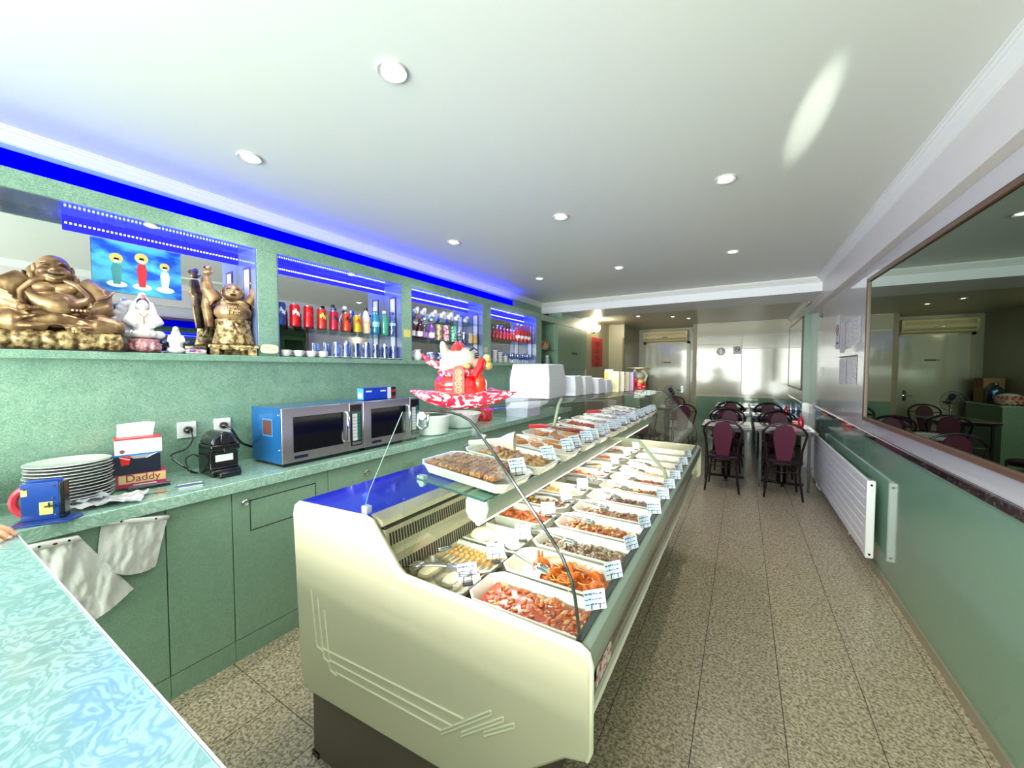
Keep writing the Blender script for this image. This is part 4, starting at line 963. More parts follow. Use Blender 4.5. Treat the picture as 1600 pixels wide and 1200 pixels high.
can(1.936, (220, 70, 36), (60, 20, 20), 'orange red can with dark fruit, sixth on the shelf', h=.145)
can(2.035, (226, 184, 34), (180, 60, 30), 'yellow can with orange pattern, seventh on the glass shelf', h=.14)
def bottle(y, z, mt, prof, cap, label, x=-2.69, group='bottles on the glass shelves', lab=None, capz=None, sc=1, liquid=None):
    t = T('bottle', label, 'bottle', (x, y, z + .0005), 0, group); t.scale = (sc, sc, sc)
    P('glass', MB().lathe(prof, n=18), mt, t)
    top = prof[-1]
    P('cap', MB().cyl((0, 0, top[1] - .006), top[0] + .004, .022, 14), cap, t)
    if lab:
        r_ = max(p[0] for p in prof) + .0008; z0, z1 = lab[1], lab[2]
        P('label', MB().lathe([(r_, z0), (r_, z1)], n=18), lab[0], t)
    if liquid:
        P('liquid', MB().lathe([(p[0] * .9, max(p[1], .003)) for p in prof if p[1] < liquid[1]], n=14), liquid[0], t)
    return t
PET = [(.026, 0), (.032, .01), (.031, .05), (.029, .07), (.032, .09), (.032, .13), (.022, .165), (.013, .18), (.012, .195)]
m_wlab = mat('white_label', (236, 232, 236), rough=.4); m_olab = mat('orange_label', (240, 170, 90), rough=.4, col2=(250, 226, 200), scale=30)
bottle(1.885, 1.795, m_bglass, PET, m_black, 'clear plastic bottle with black cap behind the crimson can', x=-2.775, liquid=(mat('tea_liquid', (206, 150, 120)), .14))
bottle(1.990, 1.795, m_bglass, PET, m_wplast, 'clear plastic bottle with white cap behind the yellow can', x=-2.775)
bottle(2.128, 1.795, mat('peach_bottle', (246, 226, 216), rough=.15, coat=.6), PET, m_black, 'white and orange drink bottle with black cap beside the cans', lab=(m_olab, .01, .10))
m_bb = mat('blue_bottle', (20, 130, 170), rough=.08, coat=.8); m_gb = mat('green_bottle', (60, 160, 130), rough=.08, coat=.8)
m_skirt = mat('pale_blue_label', (150, 206, 220), rough=.4)
bottle(2.222, 1.795, m_bb, PET, m_wplast, 'turquoise water bottle with white cap', lab=(m_skirt, .06, .10), sc=1.06)
bottle(2.318, 1.795, m_gb, PET, m_wplast, 'green water bottle with white cap beside turquoise bottle', lab=(m_gb, .06, .1))
bottle(2.405, 1.795, m_bglass, PET, m_blue, 'clear water bottle with blue cap near the niche corner', lab=(m_skirt, .09, .115))
bottle(2.405, 1.795, m_bglass, [(.03, 0), (.032, .01), (.032, .10), (.012, .14), (.012, .155)], m_blue, 'short clear bottle with dark blue label in the niche corner', x=-2.775, lab=(mat('navy_label', (20, 24, 90), rough=.4), .075, .10))
# cups, saucers and glasses on the lower shelf
def cup(x, y, z, label, r=.032, h=.045, group='white cups on the shelf', m=None, handle=True, rz=0):
    t = T('cup', label, 'cup', (x, y, z), rz, group); m = m or m_por
    P('bowl', MB().lathe([(r * .6, 0), (r * .9, h * .3), (r, h), (r * .94, h), (r * .84, h * .32), (0, h * .12)], n=20), m, t)
    if handle: P('handle', MB().tube([(0, r * .92, h * .85), (0, r * 1.45, h * .7), (0, r * 1.4, h * .35), (0, r * .85, h * .3)], .0035, 6), m, t)
    return t
for k, (x, y) in enumerate(((-2.66, 1.45), (-2.72, 1.50), (-2.66, 1.54), (-2.66, 1.63), (-2.66, 1.72), (-2.73, 1.60), (-2.73, 1.70))):
    cup(x, y, SZ + .005, f'small white coffee cup on the lower shelf, {ORD[k]} of the group by the note', .036, .042, rz=R(40 * k))
for k in range(8):
    tag(MB().lathe([(.02, 0), (.05, .004), (.062, .010), (.060, .012), (.02, .006), (0, .006)], n=24).build('saucer', m_por), f'white saucer along the lower shelf edge, {ORD[k]} from the cups', 'saucer', 'white saucers on the lower shelf', loc=(-2.655, 1.80 + .086 * k if k < 7 else 2.41, SZ + .0005))
m_cg = glassmat('drinking_glass', (214, 226, 250), alpha_min=.22)
m_bg = glassmat('blue_drinking_glass', (120, 180, 220), alpha_min=.25)
gp_ = random.Random(3)
gi = 0
for k in range(12):
    y = 1.86 + .048 * k; x = -2.655 if k % 2 else -2.705; h = (.115, .10, .125, .11)[k % 4]
    t = T('drinking_glass', f'upturned drinking glass on the saucers, {ORD[k]} from the cups', 'glass', (x, y, SZ + .013), 0, 'drinking glasses on the lower shelf')
    P('wall', MB().lathe([(.026, 0), (.024, h), (.020, h), (.020, h - .004), (.0215, h - .006), (.024, .002)], n=16), m_bg if k in (3, 6, 7, 8) else m_cg, t)
# niche three
LIQ = [(.030, 0), (.034, .008), (.034, .11), (.026, .135), (.012, .155), (.011, .20)]
WIN = [(.034, 0), (.037, .008), (.037, .15), (.016, .19), (.013, .24)]
m_dark = mat('dark_wine_glass', (60, 12, 24), rough=.08, coat=.8); m_pur = mat('purple_liquor', (120, 60, 160), rough=.1, coat=.8); m_redb = mat('red_bottle', (190, 40, 36), rough=.1, coat=.8)
for k, (y, x, mt, pf, lb, lab) in enumerate((
  (2.635, -2.68, m_dark, LIQ, m_wlab, 'dark wine bottle with white label at the left of third niche'),
  (2.735, -2.68, m_dark, LIQ, m_wlab, 'dark wine bottle with white label, second in the third niche'),
  (2.82, -2.70, m_bglass, LIQ, mat('violet_label', (170, 120, 210)), 'clear liquor bottle with violet label in the third niche'),
  (2.90, -2.68, m_pur, LIQ, m_wlab, 'purple liquor bottle with pale label in the third niche'),
  (2.70, -2.775, m_redb, LIQ, m_wlab, 'red bottle behind the dark wine bottles'),
  (2.86, -2.775, m_redb, LIQ, m_wlab, 'red bottle behind the violet labelled bottle'))):
    bottle(y, 1.795, mt, pf, m_wplast if k > 1 else m_redb, lab, x=x, lab=(lb, .02, .07), sc=.98)
def tin(y, c1, c2, lab, h=.15, r=.036):
    t = T('gift_tin', lab, 'tin', (-2.68, y, 1.7955), 0, 'tins on the glass shelf')
    P('body', MB().lathe([(r, 0), (r, h)], n=20), mat('tin_' + str(c1), c1, rough=.25, coat=.4, col2=c2, scale=40, lo=.45, hi=.55), t)
    P('lid', MB().lathe([(r + .001, h), (r + .001, h + .012), (0, h + .014)], n=20), mat('tin_' + str(c1), c1), t)
tin(3.01, (196, 180, 150), (140, 110, 60), 'beige and brown tall tin in the third niche'); tin(3.12, (226, 216, 226), (190, 60, 90), 'white and pink tall tin in the third niche'); tin(3.24, (40, 150, 100), (160, 220, 190), 'green tall tin in the third niche')
tin(3.34, (30, 36, 90), (200, 206, 230), 'narrow navy and white tin in the third niche', .13, .022)
t = T('storage_jar', 'clear glass jar with lid near the corner of third niche', 'jar', (-2.69, 3.44, 1.7955)); P('jar', MB().lathe([(.045, 0), (.05, .01), (.05, .09), (.04, .10)], n=20), m_cg, t); P('lid', MB().cyl((0, 0, .10), .042, .015, 18), m_steel, t)
for k, (y, c_) in enumerate(((3.54, (226, 196, 150)), (3.63, (220, 170, 90)))):
    t = T('honey_jar', ['beige jar with orange figure in the third niche', 'amber jar at the right end of third niche'][k], 'jar', (-2.69, y, 1.7955)); P('jar', MB().lathe([(.034, 0), (.038, .01), (.038, .085), (.028, .10)], n=18), mat('jar' + str(k), c_, rough=.15, coat=.6), t); P('lid', MB().cyl((0, 0, .10), .030, .014, 16), mat('jar_lid', (230, 220, 210)), t)
for k, y in enumerate((2.70, 2.80, 2.95, 3.08, 3.20, 3.32, 3.48)):
    t = T('porcelain_ornament', f'small white porcelain animal on the upper glass shelf, {ORD[k]} from the left', 'ornament', (-2.70, y, 2.0205), 0, 'porcelain ornaments')
    P('body', MB().ell((0, 0, .030), (.030, .036, .030)).ell((.006, .022, .062), (.020, .022, .022)), m_por, t, remesh=.006, smooth=1)
    P('marking', MB().ell((.028, -.010, .034), .007, None, 6, 4), mat('cobalt', (50, 50, 150), rough=.3), t)
for k, y in enumerate((2.72, 2.87, 3.02, 3.15)):
    if k == 0:
        t = T('milk_jug', 'white porcelain milk jug on the lower shelf of third niche', 'jug', (-2.665, 2.685, SZ)); P('body', MB().lathe([(.028, 0), (.044, .02), (.046, .05), (.030, .085), (.036, .105), (.032, .105), (.026, .085), (0, .02)], n=20), m_por, t); P('handle', MB().tube([(0, -.036, .09), (0, -.062, .075), (0, -.058, .04), (0, -.044, .03)], .005, 6), m_por, t)
    else: cup(-2.67, y, SZ, f'patterned mug on the lower shelf of third niche, {ORD[k]} item from the left', .045, .085, 'mugs in third niche', mat('patterned_mug', (200, 206, 236), rough=.2, coat=.6, col2=(60, 70, 170), scale=30, lo=.50, hi=.56), rz=R(180))
# niche four
for k in range(8):
    bottle(3.96 + .085 * k, 1.88, m_redb, LIQ, m_wplast, f'small red bottle in the far niche, {ORD[k]} from the left', x=-2.70, sc=.72, group='small red bottles')
for k in range(4):
    bottle(4.62 + .105 * k, 1.88, m_redb, WIN, m_wplast if k < 2 else m_redb, f'tall red bottle in the far niche, {ORD[k]} from the left', x=-2.68, lab=(m_wlab, .05, .09), sc=.98, group='tall red bottles')
for j, (y, n_) in enumerate(((4.02, 7), (4.14, 6), (4.27, 4))):
    for k in range(n_):
        tag(MB().lathe([(.022, 0), (.040, .012), (.046, .022), (.042, .022), (.02, .006), (0, .006)], n=18).build('rice_bowl', m_por), f'small bowl in the far niche, {ORD[k]} up in the {ORD[j]} stack', 'bowl', 'stacked bowls in the far niche', loc=(-2.67, y, SZ + .022 * k + .0005))
for k in range(9):
    t = T('wine_glass', f'stemmed glass in the far niche, {ORD[k]} from the bowls', 'glass', (-2.655 if k % 2 else -2.73, 4.38 + .068 * k, SZ + .0005), 0, 'stemmed glasses')
    P('cup', MB().lathe([(.030, 0), (.003, .003), (.003, .055), (.022, .07), (.030, .10), (.024, .13), (.0225, .13), (.028, .10), (.020, .072), (0, .06)], n=14), m_cg, t)
# open corner niche things
t = T('biscuit_tin', 'red and beige biscuit tin in the open corner niche', 'tin', (-2.70, 5.42, 1.807)); P('box', B(-.05, -.11, 0, .05, .14, .12), mat('redbeige', (170, 70, 60), rough=.4, col2=(206, 180, 140), scale=12, lo=.45, hi=.55), t, bev=.004); P('lid', B(-.052, -.112, .12, .052, .142, .128), mat('beige2', (190, 172, 130)), t)
t = T('white_shaker', 'white bottle with cap in the corner niche lower part', 'bottle', (-2.68, 5.56, 1.5205)); P('body', MB().lathe([(.04, 0), (.042, .01), (.042, .15), (.026, .17)], n=18), mat('pale_bottle', (150, 180, 176), rough=.3), t); P('cap', MB().cyl((0, 0, .17), .028, .03, 14), m_wplast, t)
t = T('dark_teapot', 'dark teapot in the corner niche lower part', 'teapot', (-2.69, 5.36, 1.5205)); P('body', MB().lathe([(.04, 0), (.062, .04), (.05, .09), (.02, .10)], n=18), m_black, t); P('spout', MB().tube([(0, .05, .04), (0, .09, .09)], [.012, .006], 8), m_steel, t)
# ================================================================== on the worktop
WZ = .9375
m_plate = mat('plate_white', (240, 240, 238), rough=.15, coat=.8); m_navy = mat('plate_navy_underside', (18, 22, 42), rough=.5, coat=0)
def plate_stack(x, y, n, r, label, group, dz=.0128):
    src = None
    for k in range(n):
        j = rnd.uniform(-.004, .004); rr = 1 - .004 * k * (r / .13)
        lab = f'white plate in {label}, ' + ('topmost' if k == n - 1 else f'{ORD[n - 1 - k]} from the top')
        if src is None:
            o = MB().lathe([(r * .6, 0), (r * .62, .003), (r * .9, .010), (r, .0145), (r, .0175), (r * .975, .0175), (r * .64, .006), (0, .006)], n=48).build('dinner_plate', m_plate)
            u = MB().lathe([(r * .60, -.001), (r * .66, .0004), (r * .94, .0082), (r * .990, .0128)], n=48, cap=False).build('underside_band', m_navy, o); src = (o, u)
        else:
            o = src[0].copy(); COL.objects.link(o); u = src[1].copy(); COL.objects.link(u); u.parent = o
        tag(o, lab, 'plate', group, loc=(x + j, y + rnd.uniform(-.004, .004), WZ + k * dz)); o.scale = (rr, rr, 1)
plate_stack(-2.475, .425, 13, .135, 'the tall stack behind the sealer', 'plates in the tall stack')
plate_stack(-2.48, .118, 12, .115, 'the left stack at the picture edge', 'plates in the left stack', .0105)
t = T('bag_sealer', 'blue metal bag neck tape sealer on the worktop with tape sticker', 'bag sealer', (-2.205, .318, WZ), R(62))
P('base', MB().prism([(-.075, -.055), (.075, -.055), (.095, 0), (.075, .045), (-.075, .045)], 'z', 0, .006), m_blue, t, bev=.002)
P('side_plate', B(-.062, -.004, .006, .035, 0, .145), m_blue, t, bev=.0015)
P('side_plate', B(-.062, .030, .006, .035, .034, .150), m_blue, t, bev=.0015)
P('black_guide', B(.037, -.010, .0, .050, .034, .142), m_black, t, bev=.002)
P('sticker', B(-.016, -.0056, .025, .018, -.004, .072), m_yel, t)
P('lever', MB().tube([(-.002, -.007, .055), (.020, -.012, .057), (.028, -.012, .05)], .003, 6).tube([(.010, -.010, .07), (.010, -.010, .052)], .0025, 6), m_black, t)
for (a, b) in ((-.05, .125), (.022, .13), (.018, .085), (.024, .022)): P('screw', MB().cyl((a, -.0042, b), .0035, -.003, 10, 'y'), m_chrome, t)
P('white_patch', B(-.060, -.0048, .10, -.045, -.004, .125), m_yel, t)
t = T('tape_roll', 'pink red roll of tape standing behind the blue sealer', 'tape', (-2.262, .300, WZ), R(62))
P('roll', MB().tube([(0 + .055 * math.cos(a * PI / 16), .0, .070 + .055 * math.sin(a * PI / 16)) for a in range(32)], .013, 8, True), mat('pink_red', (226, 56, 76), rough=.35), t)
def crumple(name, w_, h_, amp, m, seed, nx=26, ny=20, fn=None):
    mb = MB()
    def f(u, v):
        x, y = (u - .5) * w_, (v - .5) * h_
        z = amp * (noise.fractal(Vector((x * 18 + seed, y * 18, seed)), 1.0, 2.0, 4) + .6 * abs(noise.noise(Vector((x * 40, y * 40, seed)))))
        if fn: return fn(x, y, z, u, v)
        return (x, y, max(z + amp * .6, .001))
    mb.grid(f, nx, ny); o = mb.build(name, m, sharp=0); return o
m_bag = mat('crumpled_plastic', (226, 226, 228), rough=.22, coat=.6)
o = crumple('plastic_bag', .22, .17, .016, m_bag, 3.3); tag(o, 'crumpled white plastic bag lying flat on the worktop beside the sealer', 'plastic bag', loc=(-2.28, .50, WZ + .004), rz=R(64))
o = crumple('plastic_bag', .10, .12, .018, mat('grey_clear_plastic', (180, 190, 196), rough=.2, coat=.6), 8.1); tag(o, 'grey translucent plastic bag bunched before the plate stack', 'plastic bag', loc=(-2.34, .44, WZ + .012), rz=R(40))
# hanging bags in front of the base cabinets
m_hang = mat('hanging_bag_plastic', (232, 232, 228), rough=.22, coat=.6, bump=.5, bscale=40)
def hang(label, x, TL, TR, BR, BL, seed, belly=.02):
    t = T('hanging_bag', label, 'plastic bag', (x, (TL[0] + TR[0]) / 2, (TL[1] + TR[1]) / 2)); t['group'] = 'plastic carrier bags hanging at the cabinet'
    cy, cz = (TL[0] + TR[0]) / 2, (TL[1] + TR[1]) / 2; mb = MB()
    def f(u, v):
        y = (TL[0] * (1 - u) + TR[0] * u) * v + (BL[0] * (1 - u) + BR[0] * u) * (1 - v); z = (TL[1] * (1 - u) + TR[1] * u) * v + (BL[1] * (1 - u) + BR[1] * u) * (1 - v)
        z -= belly * math.sin(PI * u) * (1 - v); fold = noise.fractal(Vector((y * 22 + seed, z * 9 - y * 8, seed)), 1.0, 2.0, 4)
        return (.014 + .012 * fold + .010 * math.sin(u * PI) * (1 - v * .6), y - cy, z - cz)
    mb.grid(f, 36, 36); P('sheet', mb, m_hang, t, sharp=0)
    Q = lambda u, v, dx: (lambda p: (p[0] * 0 + dx, p[1], p[2]))(f(u, v))
    P('header_strip', MB().grid(lambda u, v: Q(u, .93 + v * .08, .034), 6, 1), m_wplast, t, solid=.002)
    for uu in (.25, .78): P('hole', MB().cyl(Q(uu, .97, .0345), .004, .002, 12, 'x'), m_black, t)
    P('inner_sheet', MB().grid(lambda u, v: (lambda p: (p[0] * .4 + .002, p[1] * .97, p[2] * .97))(f(u, v)), 12, 12), m_hang, t, sharp=0)
    return t
hang('pack of thin white plastic bags hanging by a nail, right one', XF + .004, (.453, .900), (.655, .855), (.61, .640), (.431, .720), 5.5, .03)
t = hang('large pack of thin white plastic bags hanging by a red tie, left one', XF + .012, (.250, .880), (.385, .868), (.534, .585), (.400, .500), 9.2, .0)
P('red_tie', MB().ell((.030, .008, -.012), (.006, .012, .009)), mat('dark_red', (140, 16, 24), rough=.4), t)
# boxes behind
t = T('sugar_box', 'magenta and beige box with dark red printed word, bottom of the box pile', 'box', (-2.475, .655, WZ + .012), R(-14), 'pile of boxes on the worktop')
m_mag = mat('magenta_card', (196, 40, 96), rough=.4); m_beige = mat('beige_print', (226, 192, 138), rough=.4)
P('carton', B(-.05, -.085, 0, .05, .085, .062), m_mag, t, bev=.001)
P('panel', B(.0502, -.078, .018, .0508, .083, .058), m_beige, t)
def text(s_, size, m, parent, loc, rot, name='lettering', ext=.0004):
    c_ = bpy.data.curves.new(name, 'FONT'); c_.body = s_; c_.size = size; c_.extrude = ext; c_.align_x = 'CENTER'; c_.materials.append(m)
    tmp = bpy.data.objects.new('tmp', c_); COL.objects.link(tmp); bpy.context.view_layer.update()
    me = bpy.data.meshes.new_from_object(tmp.evaluated_get(bpy.context.evaluated_depsgraph_get())); bpy.data.objects.remove(tmp)
    o = bpy.data.objects.new(name, me); COL.objects.link(o); o.parent = parent; o.location = loc; o.rotation_euler = rot; return o
text('Daddy', .046, mat('maroon_print', (140, 24, 52), rough=.4), t, (.0512, .004, .026), (R(90), 0, R(90)))
P('subtitle', B(.0502, -.03, .006, .0508, .05, .011), m_paper, t)
t = T('glove_box', 'dark navy box with red flash and open slot, middle of the box pile', 'box', (-2.478, .650, WZ + .075), R(-12), 'pile of boxes on the worktop')
P('carton', B(-.062, -.098, 0, .056, .070, .085), mat('navy_card', (16, 20, 44), rough=.35), t, bev=.001)
P('blue_top', B(-.062, -.098, .085, .056, .070, .092), mat('sky_card', (40, 120, 186), rough=.4), t)
P('slot', MB().prism([(-.04, .085), (.05, .085), (.03, .070), (-.02, .070)], 'x', .0562, .0568), mat('grey_tissue', (150, 150, 156)), t)
P('red_flash', MB().prism([(-.068, .085), (-.03, .085), (-.038, .045), (-.064, .042)], 'x', .0562, .0570), m_red, t)
P('white_lines', MB().tube([(.0575, -.07, .082), (.0575, -.036, .068)], .0015, 5).tube([(.0575, .02, .070), (.0575, .058, .088)], .0015, 5), m_paper, t)
t = T('tissue_box', 'white and red carton with raised printed flap, top of the pile', 'box', (-2.475, .648, WZ + .168), R(-12), 'pile of boxes on the worktop')
P('carton', B(-.05, -.082, 0, .050, .078, .072), mat('crimson_card', (206, 36, 60), rough=.4), t, bev=.001)
P('front_label', B(.0502, -.082, 0, .0508, .078, .066), m_paper, t)
P('flap', MB().prism([(-.072, .068), (.052, .068), (.062, .135), (.02, .140), (-.07, .134)], 'x', -.030, -.028), mat('flap_card', (236, 230, 220), rough=.5), t)
g = random.Random(2); mb = MB()
for r_ in range(3):
    for c__ in range(3): mb.box(.0508, -.065 + c__ * .05, .05 - r_ * .014, .0512, -.065 + c__ * .05 + g.uniform(.012, .035), .0512 - r_ * .014)
for r_ in range(4): mb.box(-.0278, -.04, .122 - r_ * .010, -.0272, .03, .1235 - r_ * .010)
P('small_print', mb, mat('print_grey', (150, 140, 144)), t); P('seal', MB().cyl((.0508, -.058, .014), .009, .0006, 16, 'x'), mat('print_brown', (110, 70, 60)), t)
t = T('stapler', 'flat dark stapler lying under the box pile on the worktop', 'stapler', (-2.40, .66, WZ), R(80))
P('base', B(-.075, -.014, 0, .075, .014, .006), m_black, t, bev=.002); P('arm', MB().prism([(-.075, .006), (.07, .010), (.078, .018), (-.07, .022)], 'y', -.012, .012), mat('grey_plastic', (90, 90, 96), rough=.3), t, bev=.003)
t = T('fish_spatula', 'small teal and wooden handled spreader lying on the worktop', 'spatula', (-2.285, .625, WZ), R(62)); P('blade', B(-.05, -.012, .0, .02, .012, .003), mat('teal_blade', (96, 160, 160), rough=.3), t, bev=.001); P('handle', MB().tube([(.02, 0, .005), (.06, 0, .005)], .006, 6), mat('wood_handle', (170, 120, 80)), t)
t = T('calculator', 'clear wrapped receipt pad with blue loop on the worktop edge', 'receipt pad', (-2.275, .775, WZ), R(74))
P('pad', B(-.045, -.03, .0, .045, .03, .008), m_note, t, bev=.001); P('cord', MB().tube([(.052 * math.cos(a * PI / 10) - .005, -.024 + .012 * math.sin(a * PI / 10), .011) for a in range(20)], .0028, 6, True), mat('slate_blue', (70, 96, 140), rough=.4), t)
# coffee machine
t = T('coffee_machine', 'small glossy black capsule coffee machine with a white label', 'coffee machine', (-2.405, .955, WZ), R(-2))
P('body', MB().prism([(-.10, 0), (.075, 0), (.075, .035), (.045, .040), (.045, .125), (.068, .135), (.070, .165), (-.10, .165)], 'y', -.066, .066), m_black, t, bev=.006)
P('head', MB().prism([(.060 * math.cos(a * PI / 12), .165 + .066 * math.sin(a * PI / 12)) for a in range(13)], 'x', -.095, .055), m_black, t, bev=.005)
P('front_ring', MB().tube([(.056, .050 * math.cos(a * PI / 12), .168 + .052 * math.sin(a * PI / 12)) for a in range(13)], .004, 6), mat('gloss_black_edge', (90, 92, 96), rough=.1, metal=.6), t)
P('lever', MB().prism([(-.022, .165), (.022, .165), (.018, .225), (-.018, .225)], 'x', .050, .066), m_black, t, bev=.004)
P('spout', MB().cyl((.062, 0, .125), .012, .02, 12), m_black, t)
P('label', B(.0455, -.040, .075, .0465, .040, .110), m_paper, t)
P('drip_tray', MB().prism([(-.05, .0), (-.05, .03), (.05, .03), (.05, 0)], 'x', .070, .125), m_black, t, bev=.008)
P('tray_grid', B(.078, -.04, .0305, .118, .04, .032), mat('grid_grey', (60, 62, 80), rough=.2, metal=.6), t)
# sockets, plugs and cables
def socket(y0, z0, label, plug_label):
    t = T('wall_socket', label, 'socket', (-2.648, y0, z0), 0, 'wall sockets')
    P('plate', B(0, 0, 0, .010, .084, .088), m_wplast, t, bev=.002)
    P('well', MB().cyl((.0101, .042, .044), .022, .0008, 24, 'x'), mat('socket_grey', (200, 200, 200)), t)
    return t
socket(.85, 1.120, 'white square wall socket with plug between the boxes and coffee machine', ''); socket(1.020, 1.122, 'white square wall socket above the coffee machine', '')
def cable(pts, label, plug, r=.0042):
    t = T('power_cable', label, 'power cable', plug, 0, 'black power cables')
    P('plug', MB().lathe([(.020, 0), (.021, .012), (.014, .026), (.007, .032)], (0, 0, 0), 16, 'x'), m_black, t)
    # smooth the run
    q = [Vector(p) - Vector(plug) for p in pts]; out = []
    for i in range(len(q) - 1):
        p0, p1, p2, p3 = q[max(i - 1, 0)], q[i], q[i + 1], q[min(i + 2, len(q) - 1)]
        for k in range(6):
            s = k / 6; out.append(.5 * ((2 * p1) + (-p0 + p2) * s + (2 * p0 - 5 * p1 + 4 * p2 - p3) * s * s + (-p0 + 3 * p1 - 3 * p2 + p3) * s ** 3))
    out.append(q[-1]); P('cord', MB().tube(out, r, 8), m_black, t)
cable([(-2.605, .895, 1.163), (-2.58, .895, 1.12), (-2.585, .87, 1.07), (-2.59, .805, 1.045), (-2.56, .815, 1.01), (-2.50, .865, .955), (-2.49, .88, .945), (-2.49, .845, .965), (-2.53, .845, 1.02), (-2.54, .88, 1.04), (-2.515, .905, 1.02)],
      'thin black cable looping from the left socket to the coffee machine', (-2.637, .895, 1.163))
cable([(-2.605, 1.065, 1.168), (-2.575, 1.085, 1.14), (-2.59, 1.12, 1.08), (-2.60, 1.16, 1.04), (-2.60, 1.25, 1.0)], 'thick black cable from the right socket behind the microwave', (-2.637, 1.065, 1.168), .007)
# microwaves
def microwave(y0, y1, label, rz=0):
    t = T('microwave', label, 'microwave', (-2.222, y0, WZ), 0, 'two steel microwaves side by side')
    W_ = y1 - y0; D_ = .34; Hh = .34
    P('case', B(-D_, 0.004, .018, -.012, W_ - .004, Hh - .002), m_bluefilm, t, bev=.003)
    P('feet_bar', B(-D_ + .01, .02, 0, -.02, W_ - .02, .018), m_black, t)
    P('front_frame', B(-.012, 0, .022, 0, W_ - .108, Hh), m_steel, t, bev=.003)
    P('panel_frame', B(-.012, W_ - .106, .022, 0, W_, Hh), m_steel, t, bev=.003)
    P('window', B(0, .065, .078, .002, W_ - .155, .285), mat('microwave_window', (6, 7, 16), rough=.10, coat=0, spec=.25), t)
    P('handle', MB().tube([(0, W_ - .135, .285), (.028, W_ - .135, .280), (.030, W_ - .135, .19), (.028, W_ - .135, .095), (0, W_ - .135, .090)], [.010, .011, .011, .011, .010], 10), m_chrome, t)
    P('control_panel', B(0, W_ - .098, .050, .002, W_ - .012, .325), m_black, t)
    P('keypad', B(.002, W_ - .085, .085, .003, W_ - .048, .265), m_paper, t)
    P('green_keys', B(.002, W_ - .046, .085, .003, W_ - .022, .275), mat('teal_keys', (20, 110, 96), rough=.4), t)
    for k in range(7): P('key_gap', B(.003, W_ - .085, .108 + k * .022, .0034, W_ - .022, .110 + k * .022), m_black, t)
    P('open_button', B(.002, W_ - .088, .058, .005, W_ - .022, .075), m_steel, t)
    P('badge', B(.0, .068, .040, .0015, .150, .058), mat('badge_navy', (20, 26, 60), rough=.3), t)
    if rz: pass
    return t
t = microwave(1.180, 1.722, 'near steel microwave with blue filmed side beside the coffee machine')
P('side_vent', B(-.20, -.001, .18, -.11, .004, .265), mat('rust_brown', (96, 52, 44), rough=.6), t)
P('vent_frame', B(-.21, .001, .17, -.10, .0045, .275), mat('blue_frame', (60, 130, 190), rough=.3), t)
for (a, b) in ((-.035, .30), (-.03, .10)): P('rivet', MB().ell((a, .002, b), .006, None, 8, 6), m_chrome, t)
microwave(1.725, 2.262, 'far steel microwave beside the rice cooker, below the small blue box')
t = T('small_carton', 'small blue and red carton lying on the microwaves', 'box', (-2.36, 1.81, WZ + .341), 0)
P('carton', B(-.035, .0, 0, .035, .30, .085), mat('royal_blue', (20, 60, 196), rough=.35), t, bev=.001)
P('end_panel', B(-.033, -.001, .002, .033, 0.0, .083), mat('light_blue', (80, 170, 226)), t); P('end_label', B(-.022, -.0018, .012, .022, -.001, .05), m_paper, t)
P('white_band', B(.035, .215, .0, .0358, .25, .085), m_paper, t); P('red_band', B(.035, .252, .0, .0358, .298, .085), mat('red_stripes', (190, 50, 60), rough=.4, col2=(30, 20, 20), scale=30, stretch=(.1, .1, 3), lo=.45, hi=.5), t); P('white_marks', B(.035, .02, .055, .0358, .07, .066).box(.035, .15, .055, .0358, .20, .066), m_paper, t)
# pots behind the case
t = T('rice_cooker', 'white rice cooker bowl on the worktop beside the far microwave', 'rice cooker', (-2.33, 2.50, WZ))
P('body', MB().lathe([(.12, 0), (.15, .012), (.165, .11), (.17, .16), (.16, .17), (.15, .165)], n=32), m_wplast, t); P('foot_ring', MB().cyl((0, 0, -.0005), .125, .01, 28), m_black, t)
P('bowl_inside', MB().lathe([(.155, .165), (.14, .08), (0, .07)], n=28), mat('cooker_grey', (170, 172, 170), rough=.3, metal=.5), t)
t = T('white_basin', 'wide white plastic basin on the worktop beyond the rice cooker', 'basin', (-2.36, 2.95, WZ)); P('bowl', MB().lathe([(.12, 0), (.14, .01), (.20, .13), (.21, .135), (.205, .14), (.13, .02), (0, .015)], n=32), m_wplast, t)
t = T('storage_tub', 'translucent white plastic tub on the worktop behind the display case', 'tub', (-2.30, 4.1, WZ))
P('tub', tray_mb(.34, .42, .24, .04, .02, .008), mat('milky_plastic', (214, 216, 240), rough=.25), t); P('lid', tray_mb(.35, .43, .02, .04, .01, .004), mat('milky_plastic', (214, 216, 240)), t).location = (0, 0, .24)
t = T('red_kettle', 'small red kettle on the worktop behind the display case', 'kettle', (-2.42, 3.45, WZ)); P('body', MB().lathe([(.07, 0), (.09, .03), (.085, .11), (.05, .16), (0, .17)], n=20), m_red, t); P('handle', MB().tube([(0, -.06, .14), (0, -.03, .21), (0, .03, .21), (0, .06, .14)], .008, 8), m_black, t); P('spout', MB().tube([(.06, 0, .08), (.12, 0, .14)], [.018, .010], 8), m_red, t)
t = T('sink_tap', 'chrome mixer tap at the backsplash beyond the microwaves', 'tap', (-2.58, 4.55, WZ)); P('body', MB().cyl((0, 0, 0), .022, .10, 14).tube([(0, 0, .10), (.02, 0, .22), (.12, 0, .22), (.15, 0, .17)], .011, 8), m_chrome, t); P('lever', MB().tube([(0, .02, .09), (0, .09, .13)], .007, 6), m_chrome, t)
